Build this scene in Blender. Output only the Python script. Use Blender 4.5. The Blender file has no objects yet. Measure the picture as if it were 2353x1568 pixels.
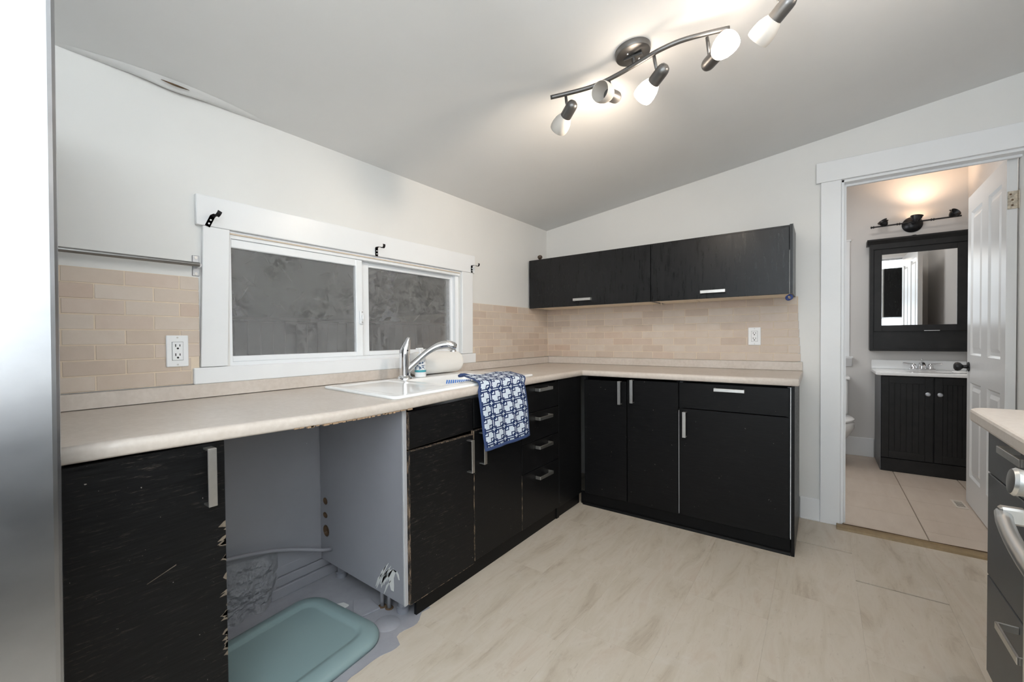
import bpy, bmesh, math, random
from mathutils import Vector, Matrix, Euler, noise as mnoise
random.seed(7)
PI = math.pi
SC = bpy.context.scene
COL = SC.collection

# ------------------------------------------------------------------ camera, world, lights, exposure
cam_d = bpy.data.cameras.new('camera'); cam = bpy.data.objects.new('camera', cam_d); COL.objects.link(cam)
cam.location = (-3.28327, -1.89693, 1.13551)
cam.rotation_euler = (1.555441, 0.008949, -0.910079)
cam_d.sensor_width = 36.0; cam_d.sensor_fit = 'HORIZONTAL'
cam_d.lens = 982.465 * 36.0 / 2353.0
cam_d.shift_x = 54.139 / 2353.0
cam_d.shift_y = 8.058 / 2353.0
cam_d.clip_start = 0.02
SC.camera = cam
SC.view_settings.view_transform = 'Standard'
SC.view_settings.look = 'None'
SC.view_settings.gamma = 1.0
SC.view_settings.use_curve_mapping = False
SC.view_settings.exposure = 0.08

world = bpy.data.worlds.new('world'); SC.world = world; world.use_nodes = True
wn = world.node_tree.nodes; wl = world.node_tree.links
bg = wn['Background']; bg.inputs[0].default_value = (0.62, 0.66, 0.74, 1); bg.inputs[1].default_value = 0.07

def area(name, loc, target, sx, sy, power, color):
    d = bpy.data.lights.new(name, 'AREA'); d.shape = 'RECTANGLE'; d.size = sx; d.size_y = sy
    d.energy = power; d.color = color
    o = bpy.data.objects.new(name, d); COL.objects.link(o); o.location = loc
    o.rotation_euler = (Vector(target) - Vector(loc)).to_track_quat('-Z', 'Y').to_euler()
    return o
# unseen fill lights, added behind the camera and inside the bathroom
area('rear_fill', (-5.45, -2.0, 1.35), (0, -1.6, 1.2), 2.2, 1.9, 38, (0.84, 0.93, 1.0))  # added cool fill from the back of the room
area('bounce_fill', (-4.0, -1.75, 1.30), (-4.1, -2.8, 2.35), 1.0, 1.0, 118, (0.84, 0.925, 1.0))  # added fill, bounced off the upper wall and ceiling behind the camera
area('bathroom_top_fill', (0.95, -2.2, 2.56), (0.95, -2.2, 0), 0.35, 0.35, 5, (1.0, 0.95, 0.9))  # added overhead fill, also reaches behind the open door
area('bathroom_side_fill', (0.95, -1.30, 1.55), (1.05, -2.8, 1.0), 0.8, 1.0, 10, (0.90, 0.95, 1.0))  # added side fill for the door face; that wall has no window

# ------------------------------------------------------------------ helpers
MATS = {}
class NT:
    def __init__(s, name):
        s.m = bpy.data.materials.new(name); s.m.use_nodes = True
        s.t = s.m.node_tree; s.n = s.t.nodes; s.l = s.t.links
        s.b = s.n['Principled BSDF']; s.out = s.n['Material Output']; MATS[name] = s.m
    def node(s, typ, **kw):
        n = s.n.new(typ)
        for k, v in kw.items(): setattr(n, k, v)
        return n
    def link(s, a, b): s.l.new(a, b)
    def coord(s, kind='pos', scale=(1, 1, 1), rot=(0, 0, 0)):
        if kind == 'pos': o = s.node('ShaderNodeNewGeometry').outputs['Position']
        else: o = s.node('ShaderNodeTexCoord').outputs[kind]
        mp = s.node('ShaderNodeMapping'); s.link(o, mp.inputs[0])
        mp.inputs['Scale'].default_value = scale; mp.inputs['Rotation'].default_value = rot
        return mp.outputs[0]
    def noise(s, vec, scale, detail=4, rough=0.55, dist=0.0):
        n = s.node('ShaderNodeTexNoise'); s.link(vec, n.inputs['Vector'])
        n.inputs['Scale'].default_value = scale; n.inputs['Detail'].default_value = detail
        n.inputs['Roughness'].default_value = rough; n.inputs['Distortion'].default_value = dist
        return n.outputs['Fac']
    def ramp(s, fac, stops):
        r = s.node('ShaderNodeValToRGB'); s.link(fac, r.inputs[0]); e = r.color_ramp.elements
        while len(e) < len(stops): e.new(0.5)
        for k, (p, c) in enumerate(stops):
            e[k].position = p; e[k].color = (*c, 1) if len(c) == 3 else c
        return r.outputs[0]
    def val(s, fac, a, b, lo=0.0, hi=1.0):
        r = s.node('ShaderNodeMapRange'); s.link(fac, r.inputs[0])
        r.inputs[1].default_value = a; r.inputs[2].default_value = b
        r.inputs[3].default_value = lo; r.inputs[4].default_value = hi
        return r.outputs[0]
    def math(s, op, a, b=None):
        n = s.node('ShaderNodeMath', operation=op)
        for k, v in enumerate((a, b)):
            if v is None: continue
            if isinstance(v, (int, float)): n.inputs[k].default_value = v
            else: s.link(v, n.inputs[k])
        return n.outputs[0]
    def mix(s, fac, a, b):
        n = s.node('ShaderNodeMix', data_type='RGBA')
        if isinstance(fac, (int, float)): n.inputs[0].default_value = fac
        else: s.link(fac, n.inputs[0])
        for i, v in ((6, a), (7, b)):
            if isinstance(v, tuple): n.inputs[i].default_value = (*v, 1)
            else: s.link(v, n.inputs[i])
        return n.outputs[2]
    def bump(s, h, strength=0.2, dist=0.002):
        b = s.node('ShaderNodeBump'); s.link(h, b.inputs['Height'])
        b.inputs['Strength'].default_value = strength; b.inputs['Distance'].default_value = dist
        s.link(b.outputs[0], s.b.inputs['Normal']); return b
    def set(s, color=None, rough=None, metal=None, spec=None, **kw):
        def put(k, v):
            if isinstance(v, (int, float)): s.b.inputs[k].default_value = v
            elif isinstance(v, tuple): s.b.inputs[k].default_value = (*v, 1) if len(v) == 3 else v
            else: s.link(v, s.b.inputs[k])
        if color is not None: put('Base Color', color)
        if rough is not None: put('Roughness', rough)
        if metal is not None: put('Metallic', metal)
        if spec is not None: put('Specular IOR Level', spec)
        for k, v in kw.items(): put(k, v)
        return s.m

def srgb(r, g, b):
    f = lambda c: c / 12.92 if c <= 0.04045 else ((c + 0.055) / 1.055) ** 2.4
    return tuple(f(x / 255.0) for x in (r, g, b))

def simple(name, color, rough=0.5, metal=0.0, spec=0.5, var=0.06, nscale=9, bump=0.0, bscale=200):
    n = NT(name); v = n.coord('pos')
    f = n.noise(v, nscale)
    a = tuple(c * (1 - var) for c in color); b = tuple(min(1, c * (1 + var)) for c in color)
    n.set(n.ramp(f, [(0.3, a), (0.7, b)]), rough, metal, spec)
    if bump: n.bump(n.noise(v, bscale, 3), bump, 0.001)
    return n.m

W = {}                      # world location of every object's origin
def _finish(o, loc, parent):
    W[o.name] = Vector(loc)
    if parent is not None:
        o.parent = parent; o.location = Vector(loc) - W[parent.name]
    else: o.location = loc
    COL.objects.link(o)
def empty(name, loc):
    o = bpy.data.objects.new(name, None); o.empty_display_size = 0.05
    _finish(o, loc, None); return o
def tag(o, label, cat, group=None):
    o['label'] = label; o['category'] = cat
    if group: o['group'] = group
    return o
def thing(name, loc, label, cat, group=None):
    return tag(empty(name, loc), label, cat, group)

class MB:
    """collects shapes in world coordinates and builds one mesh object"""
    def __init__(s): s.bm = bmesh.new()
    def _merge(s, b2, mat=None, smooth=None):
        if mat is not None: b2.transform(mat)
        if smooth is not None:
            for f in b2.faces: f.smooth = smooth
        me = bpy.data.meshes.new('tmp'); b2.to_mesh(me); b2.free(); s.bm.from_mesh(me); bpy.data.meshes.remove(me)
        return s
    def box(s, lo, hi, bev=0.0, seg=1, mat=None):
        b = bmesh.new(); bmesh.ops.create_cube(b, size=1)
        lo = Vector(lo); hi = Vector(hi); c = (lo + hi) / 2; d = hi - lo
        for v in b.verts: v.co = Vector((v.co.x * d.x, v.co.y * d.y, v.co.z * d.z)) + c
        if bev > 0: bmesh.ops.bevel(b, geom=b.edges[:], offset=min(bev, min(abs(d.x), abs(d.y), abs(d.z)) * 0.45), segments=seg, profile=0.5, affect='EDGES')
        return s._merge(b, mat)
    def cyl(s, p0, p1, r0, r1=None, n=20, caps=True, smooth=True):
        p0 = Vector(p0); p1 = Vector(p1); r1 = r0 if r1 is None else r1
        return s.lathe(p0, p1 - p0, ([(0.0, 0.0)] if caps else []) + [(r0, 0.0), (r1, (p1 - p0).length)] + ([(0.0, (p1 - p0).length)] if caps else []), n, smooth)
    def lathe(s, org, axis, prof, n=24, smooth=True):
        """prof: list of (radius, height along axis)"""
        b = bmesh.new(); axis = Vector(axis).normalized(); q = axis.to_track_quat('Z', 'Y').to_matrix()
        org = Vector(org); rings = []
        for r, h in prof:
            if r < 1e-6: rings.append([b.verts.new(org + q @ Vector((0, 0, h)))])
            else: rings.append([b.verts.new(org + q @ Vector((r * math.cos(2 * PI * k / n), r * math.sin(2 * PI * k / n), h))) for k in range(n)])
        for a, c in zip(rings, rings[1:]):
            for k in range(n):
                k2 = (k + 1) % n
                if len(a) == 1 and len(c) == 1: continue
                if len(a) == 1: f = b.faces.new((a[0], c[k], c[k2]))
                elif len(c) == 1: f = b.faces.new((a[k], c[0], a[k2]))
                else: f = b.faces.new((a[k], c[k], c[k2], a[k2]))
                f.smooth = smooth
        bmesh.ops.recalc_face_normals(b, faces=b.faces[:])
        for e in b.edges:
            if len(e.link_faces) == 2 and e.calc_face_angle(0) > 0.7: e.smooth = False
        return s._merge(b)
    def tube(s, pts, r, n=12, closed=False, caps=True):
        pts = [Vector(p) for p in pts]; b = bmesh.new(); rings = []
        rs = r if isinstance(r, (list, tuple)) else [r] * len(pts)
        up = None
        for k, p in enumerate(pts):
            t = (pts[min(k + 1, len(pts) - 1)] - pts[max(k - 1, 0)]).normalized()
            if up is None:
                up = Vector((0, 0, 1)) if abs(t.z) < 0.9 else Vector((1, 0, 0))
            u = (up - t * up.dot(t)).normalized(); w = t.cross(u); up = u
            rings.append([b.verts.new(p + (u * math.cos(2 * PI * j / n) + w * math.sin(2 * PI * j / n)) * rs[k]) for j in range(n)])
        for a, c in zip(rings, rings[1:]):
            for j in range(n):
                f = b.faces.new((a[j], a[(j + 1) % n], c[(j + 1) % n], c[j])); f.smooth = True
        if caps:
            b.faces.new(rings[0][::-1]); b.faces.new(rings[-1])
        bmesh.ops.recalc_face_normals(b, faces=b.faces[:])
        return s._merge(b)
    def prism(s, pts, vec, bev=0.0):
        """polygon (3-D points in order) swept along vec"""
        b = bmesh.new(); vec = Vector(vec)
        a = [b.verts.new(Vector(p)) for p in pts]; c = [b.verts.new(Vector(p) + vec) for p in pts]
        b.faces.new(a); b.faces.new(c[::-1]); n = len(a)
        for k in range(n): b.faces.new((a[k], c[k], c[(k + 1) % n], a[(k + 1) % n]))
        bmesh.ops.recalc_face_normals(b, faces=b.faces[:])
        if bev: bmesh.ops.bevel(b, geom=b.edges[:], offset=bev, segments=2, profile=0.5, affect='EDGES')
        return s._merge(b)
    def holed(s, outer, holes, vec):
        """flat plate with holes; outer / holes are lists of 3-D points"""
        b = bmesh.new(); edges = []; loops = []
        for loop in [outer] + holes:
            vs = [b.verts.new(Vector(p)) for p in loop]; loops.append(vs)
            edges += [b.edges.new((vs[k], vs[(k + 1) % len(vs)])) for k in range(len(vs))]
        bmesh.ops.triangle_fill(b, use_beauty=True, edges=edges)
        r = bmesh.ops.extrude_face_region(b, geom=b.faces[:])
        for v in r['geom']:
            if isinstance(v, bmesh.types.BMVert): v.co += Vector(vec)
        bmesh.ops.recalc_face_normals(b, faces=b.faces[:])
        return s._merge(b)
    def grid(s, fn, nu, nv, smooth=True, closed_u=False):
        b = bmesh.new(); g = [[b.verts.new(Vector(fn(i / nu, j / nv))) for j in range(nv + 1)] for i in range(nu + (0 if closed_u else 1))]
        m = len(g)
        for i in range(nu):
            for j in range(nv):
                f = b.faces.new((g[i][j], g[(i + 1) % m][j], g[(i + 1) % m][j + 1], g[i][j + 1])); f.smooth = smooth
        return s._merge(b)
    def sphere(s, c, r, n=16, sc=(1, 1, 1)):
        b = bmesh.new(); bmesh.ops.create_uvsphere(b, u_segments=n, v_segments=max(6, n // 2), radius=r)
        for v in b.verts: v.co = Vector((v.co.x * sc[0], v.co.y * sc[1], v.co.z * sc[2])) + Vector(c)
        return s._merge(b, smooth=True)
    def warp(s, fn):
        for v in s.bm.verts: v.co = Vector(fn(v.co))
        return s
    def build(s, name, mat, parent=None, origin=None):
        if origin is None:
            xs = [v.co for v in s.bm.verts]
            origin = Vector([(min(c[k] for c in xs) + max(c[k] for c in xs)) / 2 for k in range(3)])
        origin = Vector(origin)
        s.bm.transform(Matrix.Translation(-origin))
        me = bpy.data.meshes.new(name); s.bm.to_mesh(me); s.bm.free()
        me.materials.append(MATS[mat] if isinstance(mat, str) else mat)
        o = bpy.data.objects.new(name, me); _finish(o, origin, parent); return o
def struct(o): o['kind'] = 'structure'; return o
def box(name, lo, hi, mat, parent=None, bev=0.0, seg=1): return MB().box(lo, hi, bev, seg).build(name, mat, parent)
def clone(o, loc, parent, name=None):
    c = o.copy()
    if name: c.name = name
    for k in list(c.keys()): del c[k]
    c.parent = parent; W[c.name] = Vector(loc); c.location = Vector(loc) - (W[parent.name] if parent else Vector())
    COL.objects.link(c); return c

# ------------------------------------------------------------------ materials
simple('wall_paint', srgb(228, 227, 224), 0.45, var=0.015, nscale=3, bump=0.06, bscale=120)
simple('ceiling_paint', srgb(231, 231, 230), 0.7, var=0.02, nscale=2, bump=0.05, bscale=90)
simple('trim_paint', srgb(236, 237, 238), 0.3, var=0.012, nscale=6)
simple('vinyl_white', srgb(238, 240, 242), 0.35, var=0.01)
simple('door_paint', srgb(222, 222, 221), 0.34, var=0.01)
simple('bath_paint', srgb(214, 211, 208), 0.5, var=0.015, nscale=3)
simple('porcelain', srgb(246, 246, 245), 0.12, var=0.005)
simple('white_plastic', srgb(240, 241, 242), 0.35, var=0.005)
simple('paper_white', srgb(244, 242, 238), 0.85, var=0.01, bump=0.1, bscale=300)
simple('dark_slot', (0.012, 0.012, 0.012), 0.6)
simple('nickel', (0.64, 0.63, 0.61), 0.36, 1.0, var=0.04, nscale=60)
simple('rail_steel', (0.26, 0.255, 0.25), 0.28, 1.0, var=0.04, nscale=60)
simple('chrome', (0.80, 0.81, 0.83), 0.07, 1.0, var=0.01)
simple('galvanised', (0.50, 0.51, 0.53), 0.42, 1.0, var=0.08, nscale=40)
simple('hook_black', (0.016, 0.016, 0.017), 0.4)
simple('bronze_black', (0.028, 0.028, 0.030), 0.34, 0.5, var=0.3, nscale=40)
simple('lamp_metal', (0.17, 0.165, 0.16), 0.36, 0.85, var=0.05)
simple('grey_plastic', srgb(128, 130, 138), 0.5)
simple('raw_mdf', srgb(158, 132, 106), 0.8, var=0.2, nscale=60)
simple('raw_wood', srgb(92, 72, 52), 0.85, var=0.25, nscale=30)
simple('birch_underside', srgb(232, 218, 196), 0.5, var=0.05, nscale=12)
simple('carcass_grey', srgb(92, 94, 98), 0.4, var=0.04)
simple('vanity_black', (0.014, 0.0135, 0.0135), 0.42, spec=0.3, var=0.25, nscale=14)
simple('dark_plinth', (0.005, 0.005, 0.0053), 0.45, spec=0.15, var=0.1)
simple('blue_tape', (0.012, 0.035, 0.16), 0.4)
simple('brown_knob', (0.07, 0.045, 0.03), 0.5)
simple('sage_plastic', srgb(130, 151, 152), 0.42, var=0.02, nscale=4, bump=0.04, bscale=400)
simple('cream_grout', srgb(222, 205, 184), 0.9, var=0.04, nscale=30)
simple('threshold_wood', srgb(140, 118, 84), 0.45, var=0.18, nscale=25)
simple('navy_cloth', srgb(54, 72, 114), 0.9, var=0.08, nscale=120)
simple('teal_print', srgb(64, 160, 172), 0.4)
simple('navy_print', srgb(50, 84, 120), 0.4)
simple('brush_blue', srgb(66, 122, 200), 0.5)
simple('fence_wood', srgb(96, 92, 88), 0.85, var=0.15, nscale=12)
simple('hedge_leaf', srgb(58, 64, 58), 0.8, var=0.3, nscale=6)
simple('soil', srgb(70, 68, 62), 0.95, var=0.2, nscale=4)
simple('old_hinge', srgb(176, 166, 150), 0.45, 0.6, var=0.35, nscale=90)
simple('grille_beige', srgb(214, 204, 192), 0.5, var=0.03)
simple('steel_range', (0.74, 0.74, 0.73), 0.34, 1.0, var=0.03)
simple('grey_front', srgb(80, 81, 84), 0.4, var=0.06, nscale=10)
simple('black_glass', (0.006, 0.006, 0.007), 0.06)
simple('plaster_chip', srgb(200, 200, 198), 0.9)
simple('side_wall_grey', srgb(168, 168, 170), 0.6)

def black_wood(name, wear, base=(0.0060, 0.0060, 0.0064), rough=0.36, angle=0.12):
    n = NT(name); v = n.coord('pos', (1, 1, 1))
    g = n.coord('pos', (9, 9, 1.0)) if wear < 0 else n.coord('pos', (1.4, 1.4, 26), (0, angle, 0))
    grain = n.noise(g, 9, 5, 0.6)
    col = n.ramp(grain, [(0.3, tuple(c * 0.7 for c in base)), (0.7, tuple(c * 1.5 for c in base))])
    if wear > 0:
        sc = n.coord('pos', (4.0, 4.0, 42), (0, angle, 0))
        f1 = n.noise(sc, 5.5, 6, 0.72)
        reg = n.noise(v, 3.2, 3)
        m = n.math('MULTIPLY', n.val(f1, 0.57, 0.74), n.val(reg, 0.38, 0.66))
        col = n.mix(n.math('MULTIPLY', m, wear), col, srgb(132, 122, 112))
        specks = n.noise(v, 95, 2)
        col = n.mix(n.val(specks, 0.755, 0.79, 0, 0.6), col, srgb(170, 165, 158))
    n.set(col, n.val(grain, 0.3, 0.7, rough - 0.06, rough + 0.08), 0.0, 0.32 if wear < 0 else 0.17)
    n.bump(grain, 0.05, 0.0006)
    return n.m
n = NT('worn_edge_mat'); v = n.coord('pos', (30, 30, 9)); f = n.noise(v, 2.5, 5, 0.7)
n.set(n.mix(n.val(f, 0.46, 0.58), (0.012, 0.011, 0.010), n.ramp(f, [(0.5, srgb(112, 92, 74)), (0.8, srgb(168, 148, 126))])), 0.8)
simple('chipped_ply', srgb(104, 94, 82), 0.85, var=0.35, nscale=80)
black_wood('black_front', 0.10)
black_wood('black_worn', 0.42, angle=0.2)
black_wood('black_upper', -1, (0.0075, 0.0075, 0.0082), 0.30)

n = NT('worktop_laminate'); v = n.coord('pos'); f = n.noise(v, 5, 5, 0.6); f2 = n.noise(v, 60, 3)
c = n.mix(0.35, n.ramp(f, [(0.3, srgb(201, 189, 178)), (0.7, srgb(215, 205, 196))]), n.ramp(f2, [(0.35, srgb(197, 186, 175)), (0.65, srgb(218, 209, 200))]))
n.set(c, 0.36); 

n = NT('stone_tile'); v = n.coord('pos'); oi = n.node('ShaderNodeObjectInfo')
f = n.noise(v, 14, 5, 0.65); f2 = n.noise(v, 70, 4, 0.6)
base = n.ramp(oi.outputs['Random'], [(0.0, srgb(192, 172, 155)), (0.25, srgb(205, 189, 174)), (0.5, srgb(211, 198, 185)), (0.75, srgb(201, 183, 166)), (0.9, srgb(209, 192, 178)), (1.0, srgb(196, 170, 150))])
c = n.mix(0.28, base, n.ramp(f, [(0.3, srgb(194, 176, 159)), (0.55, srgb(210, 195, 181)), (0.75, srgb(217, 206, 196))]))
n.set(c, n.val(f, 0.3, 0.7, 0.30, 0.48)); n.bump(n.math('ADD', f, n.math('MULTIPLY', f2, 0.3)), 0.25, 0.0015)

n = NT('vinyl_plank')
g = n.node('ShaderNodeNewGeometry'); oi = n.node('ShaderNodeObjectInfo')
va = n.node('ShaderNodeVectorMath', operation='MULTIPLY_ADD'); n.link(oi.outputs['Random'], va.inputs[0])
va.inputs[1].default_value = (7.0, 11.0, 0); n.link(g.outputs['Position'], va.inputs[2])
mp = n.node('ShaderNodeMapping'); n.link(va.outputs[0], mp.inputs[0]); mp.inputs['Scale'].default_value = (1.1, 5.2, 1); mp.inputs['Rotation'].default_value = (0, 0, 0.10)
mp2 = n.node('ShaderNodeMapping'); n.link(va.outputs[0], mp2.inputs[0])
f1 = n.noise(mp.outputs[0], 2.2, 6, 0.62, 0.6); f2 = n.noise(mp2.outputs[0], 9, 6, 0.7, 0.4); f3 = n.noise(mp.outputs[0], 14, 5, 0.7)
c = n.ramp(f1, [(0.25, srgb(164, 148, 130)), (0.42, srgb(195, 183, 166)), (0.55, srgb(202, 191, 176)), (0.72, srgb(192, 176, 158))])
c = n.mix(n.val(f2, 0.56, 0.74, 0, 0.45), c, srgb(210, 202, 192))
c = n.mix(n.val(f3, 0.60, 0.74, 0, 0.55), c, srgb(150, 132, 114))
c = n.mix(n.val(f2, 0.30, 0.40, 0.35, 0), c, srgb(172, 155, 136))
n.set(c, n.val(f2, 0.3, 0.7, 0.36, 0.5), spec=0.4); n.bump(f2, 0.05, 0.001)

n = NT('bath_tile'); v = n.coord('pos', (1, 4, 1)); oi = n.node('ShaderNodeObjectInfo'); f = n.noise(v, 3.5, 5, 0.6)
c = n.mix(0.3, n.ramp(f, [(0.3, srgb(194, 179, 163)), (0.7, srgb(208, 195, 180))]), n.ramp(oi.outputs['Random'], [(0, srgb(198, 178, 162)), (1, srgb(212, 196, 182))]))
n.set(c, 0.4)
simple('bath_grout', srgb(150, 136, 122), 0.9)

n = NT('grey_paint'); v = n.coord('pos'); f = n.noise(v, 4, 4); f2 = n.noise(v, 85, 2)
c = n.ramp(f, [(0.3, srgb(134, 134, 140)), (0.7, srgb(141, 141, 147))])
c = n.mix(n.val(f2, 0.77, 0.80, 0, 0.7), c, srgb(196, 198, 202))
n.set(c, 0.42); n.bump(n.noise(v, 60, 3), 0.05, 0.001)
n = NT('grey_rough'); v = n.coord('pos'); f = n.noise(v, 22, 6, 0.7); f2 = n.noise(v, 40, 5, 0.7)
c = n.ramp(f, [(0.3, srgb(116, 117, 122)), (0.7, srgb(146, 147, 152))])
c = n.mix(n.val(f2, 0.66, 0.72, 0, 0.8), c, srgb(196, 194, 190)); c = n.mix(n.val(f2, 0.28, 0.33, 0.8, 0), c, srgb(76, 70, 66))
n.set(c, 0.6); n.bump(f, 0.6, 0.006)
n = NT('subfloor_paint'); v = n.coord('pos'); f = n.noise(v, 7, 6, 0.7)
c = n.ramp(f, [(0.3, srgb(144, 144, 150)), (0.64, srgb(158, 158, 164)), (0.72, srgb(146, 134, 124))])
n.set(c, 0.6)

n = NT('fridge_steel'); v = n.coord('pos', (2.2, 2.2, 260)); f = n.noise(v, 3, 4); f2 = n.noise(n.coord('pos', (3, 3, 5)), 2.0, 4)
n.set(n.ramp(f2, [(0.3, (0.37, 0.38, 0.40)), (0.7, (0.44, 0.45, 0.47))]), n.val(f2, 0.3, 0.7, 0.29, 0.34), 1.0); n.b.inputs['Anisotropic'].default_value = 0.5
n.bump(f, 0.06, 0.0004)

# glass with a film of dirt and old condensation runs on it
n = NT('dirty_glass'); v = n.coord('pos'); st = n.coord('pos', (60, 60, 3.0))
blot = n.noise(v, 26, 6, 0.75, 1.2); big = n.noise(v, 3.5, 3); runs = n.noise(st, 1.6, 3)
z = n.node('ShaderNodeSeparateXYZ'); n.link(n.node('ShaderNodeNewGeometry').outputs['Position'], z.inputs[0])
low = n.val(z.outputs[2], 1.22, 1.12)
film = n.math('ADD', 0.17, n.math('MULTIPLY', n.val(big, 0.3, 0.7), 0.05))
film = n.math('SUBTRACT', film, n.math('MULTIPLY', n.math('MULTIPLY', n.val(blot, 0.47, 0.55), n.val(big, 0.38, 0.56)), 0.11))
film = n.math('ADD', film, n.math('MULTIPLY', n.math('MULTIPLY', n.val(runs, 0.5, 0.7), low), 0.05))
tr = n.node('ShaderNodeBsdfTransparent'); df = n.node('ShaderNodeBsdfDiffuse'); df.inputs[0].default_value = (0.62, 0.62, 0.62, 1)
m1 = n.node('ShaderNodeMixShader'); n.link(film, m1.inputs[0]); n.link(tr.outputs[0], m1.inputs[1]); n.link(df.outputs[0], m1.inputs[2])
gl = n.node('ShaderNodeBsdfGlossy'); gl.inputs['Roughness'].default_value = 0.04
fr = n.node('ShaderNodeFresnel'); fr.inputs[0].default_value = 1.35
m2 = n.node('ShaderNodeMixShader'); n.link(n.math('MULTIPLY', fr.outputs[0], 0.6), m2.inputs[0]); n.link(m1.outputs[0], m2.inputs[1]); n.link(gl.outputs[0], m2.inputs[2])
n.link(m2.outputs[0], n.out.inputs[0])

n = NT('mirror_glass'); n.set((0.86, 0.87, 0.87), 0.015, 1.0)
def shade_mat(name, emit, col=(1.0, 0.86, 0.70)):
    n = NT(name); n.set(srgb(216, 210, 202), 0.5)
    n.b.inputs['Subsurface Weight'].default_value = 0.0
    n.b.inputs['Transmission Weight'].default_value = 0.18
    n.b.inputs['Roughness'].default_value = 0.6
    if emit:
        n.b.inputs['Emission Color'].default_value = (*col, 1); n.b.inputs['Emission Strength'].default_value = emit
    return n.m
shade_mat('frosted_glass', 0)
shade_mat('frosted_lit', 14.0, (1.0, 0.86, 0.72))
shade_mat('bulb_lit', 60.0, (1.0, 0.66, 0.40))

# woven towel pattern: overlapping square outlines on UV
n = NT('towel_weave'); uv = n.node('ShaderNodeTexCoord').outputs['UV']; sep = n.node('ShaderNodeSeparateXYZ'); n.link(uv, sep.inputs[0])
def cell(s, off):
    return n.math('SUBTRACT', n.math('FRACT', n.math('ADD', s, off)), 0.5)
def ring(cx, cy, r, w):
    d = n.math('MAXIMUM', n.math('ABSOLUTE', cx), n.math('ABSOLUTE', cy))
    return n.math('LESS_THAN', n.math('ABSOLUTE', n.math('SUBTRACT', d, r)), w)
U, V_ = sep.outputs[0], sep.outputs[1]
pats = [ring(cell(U, 0.0), cell(V_, 0.0), 0.42, 0.045),
        ring(cell(U, 0.5), cell(V_, 0.5), 0.20, 0.045),
        ring(cell(U, 0.25), cell(V_, 0.25), 0.13, 0.04),
        ring(cell(U, 0.75), cell(V_, 0.75), 0.13, 0.04)]
p = pats[0]
for q in pats[1:]: p = n.math('MAXIMUM', p, q)
fib = n.noise(n.coord('pos'), 500, 2)
c = n.mix(p, n.ramp(fib, [(0.3, srgb(196, 208, 222)), (0.7, srgb(222, 230, 240))]), srgb(34, 50, 92))
n.set(c, 0.95, spec=0.1); n.bump(fib, 0.4, 0.002)

# ------------------------------------------------------------------ structure: shell of the kitchen
CZ = 2.066; CS = 0.1303                      # ceiling height at the window wall and its rise per metre
def cz(y): return CZ - CS * y
XL, YN = -5.6, -2.93                         # rear wall, range wall
WX0, WX1, WZ0, WZ1 = -2.556, -1.142, 1.031, 1.579   # window opening
DY0, DY1, DZ = -1.995, -2.69, 2.048          # bathroom door opening

f = MB().box((XL, YN, -0.10), (0.0, 0.0, -0.006)).build('floor', 'dark_slot'); struct(f)
ylines = [0.0, -0.55, -0.843, -1.140, -1.437, -1.733, -2.027, -2.325, -2.622, YN]
ends = {1: -0.90, 2: -1.885, 3: -0.55, 4: -1.27, 5: -0.39, 6: -0.70, 7: -0.39, 8: -0.70}
for r in range(1, 9):
    y1, y0 = ylines[r], ylines[r + 1]
    xs = [-0.0]
    e = ends[r]
    while e < -0.61: e += 0.612
    while e > XL:
        if e < -0.02: xs.append(e)
        e -= 0.612
    xs = [x for x in xs if x > -4.6] + [-4.9]
    for a, b in zip(xs, xs[1:]):
        gx = 0.00012
        wide = (r == 5 and abs(a + 0.39) < 0.01) or (r == 6 and abs(a + 0.70) < 0.01)
        wide_b = (r == 5 and abs(b + 0.39) < 0.01) or (r == 6 and abs(b + 0.70) < 0.01)
        box('plank', (b + (0.0 if wide_b else gx), y0 + 0.00015, -0.006), (a - (0.009 if wide else gx), y1 - 0.00015, 0.0), 'vinyl_plank', f)
# the first strip of vinyl under the cabinets stops at the dishwasher gap
box('plank', (-2.13, -0.5496, -0.006), (-0.0003, -0.2, 0.0), 'vinyl_plank', f)

# window wall
w = MB()
w.box((XL, 0, -0.1), (WX0, 0.12, CZ + 0.03)); w.box((WX1, 0, -0.1), (0.0, 0.12, CZ + 0.03))
w.box((WX0, 0, -0.1), (WX1, 0.12, WZ0)); w.box((WX0, 0, WZ1), (WX1, 0.12, CZ + 0.03))
wall_left = struct(w.build('wall_left', 'wall_paint'))
# right wall, following the ceiling slope, with the doorway
w = MB()
w.prism([(0, 0.12, -0.1), (0, DY0, -0.1), (0, DY0, cz(DY0) + 0.03), (0, 0.12, CZ + 0.02)], (0.11, 0, 0))
w.prism([(0, DY0, DZ), (0, DY1, DZ), (0, DY1, cz(DY1) + 0.03), (0, DY0, cz(DY0) + 0.03)], (0.11, 0, 0))
w.prism([(0, DY1, -0.1), (0, YN - 0.1, -0.1), (0, YN - 0.1, cz(YN) + 0.03), (0, DY1, cz(DY1) + 0.03)], (0.11, 0, 0))
wall_right = struct(w.build('wall_right', 'wall_paint'))
wall_near = struct(box('wall_near', (XL, YN - 0.1, -0.1), (0, YN, cz(YN) + 0.03), 'wall_paint'))
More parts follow.
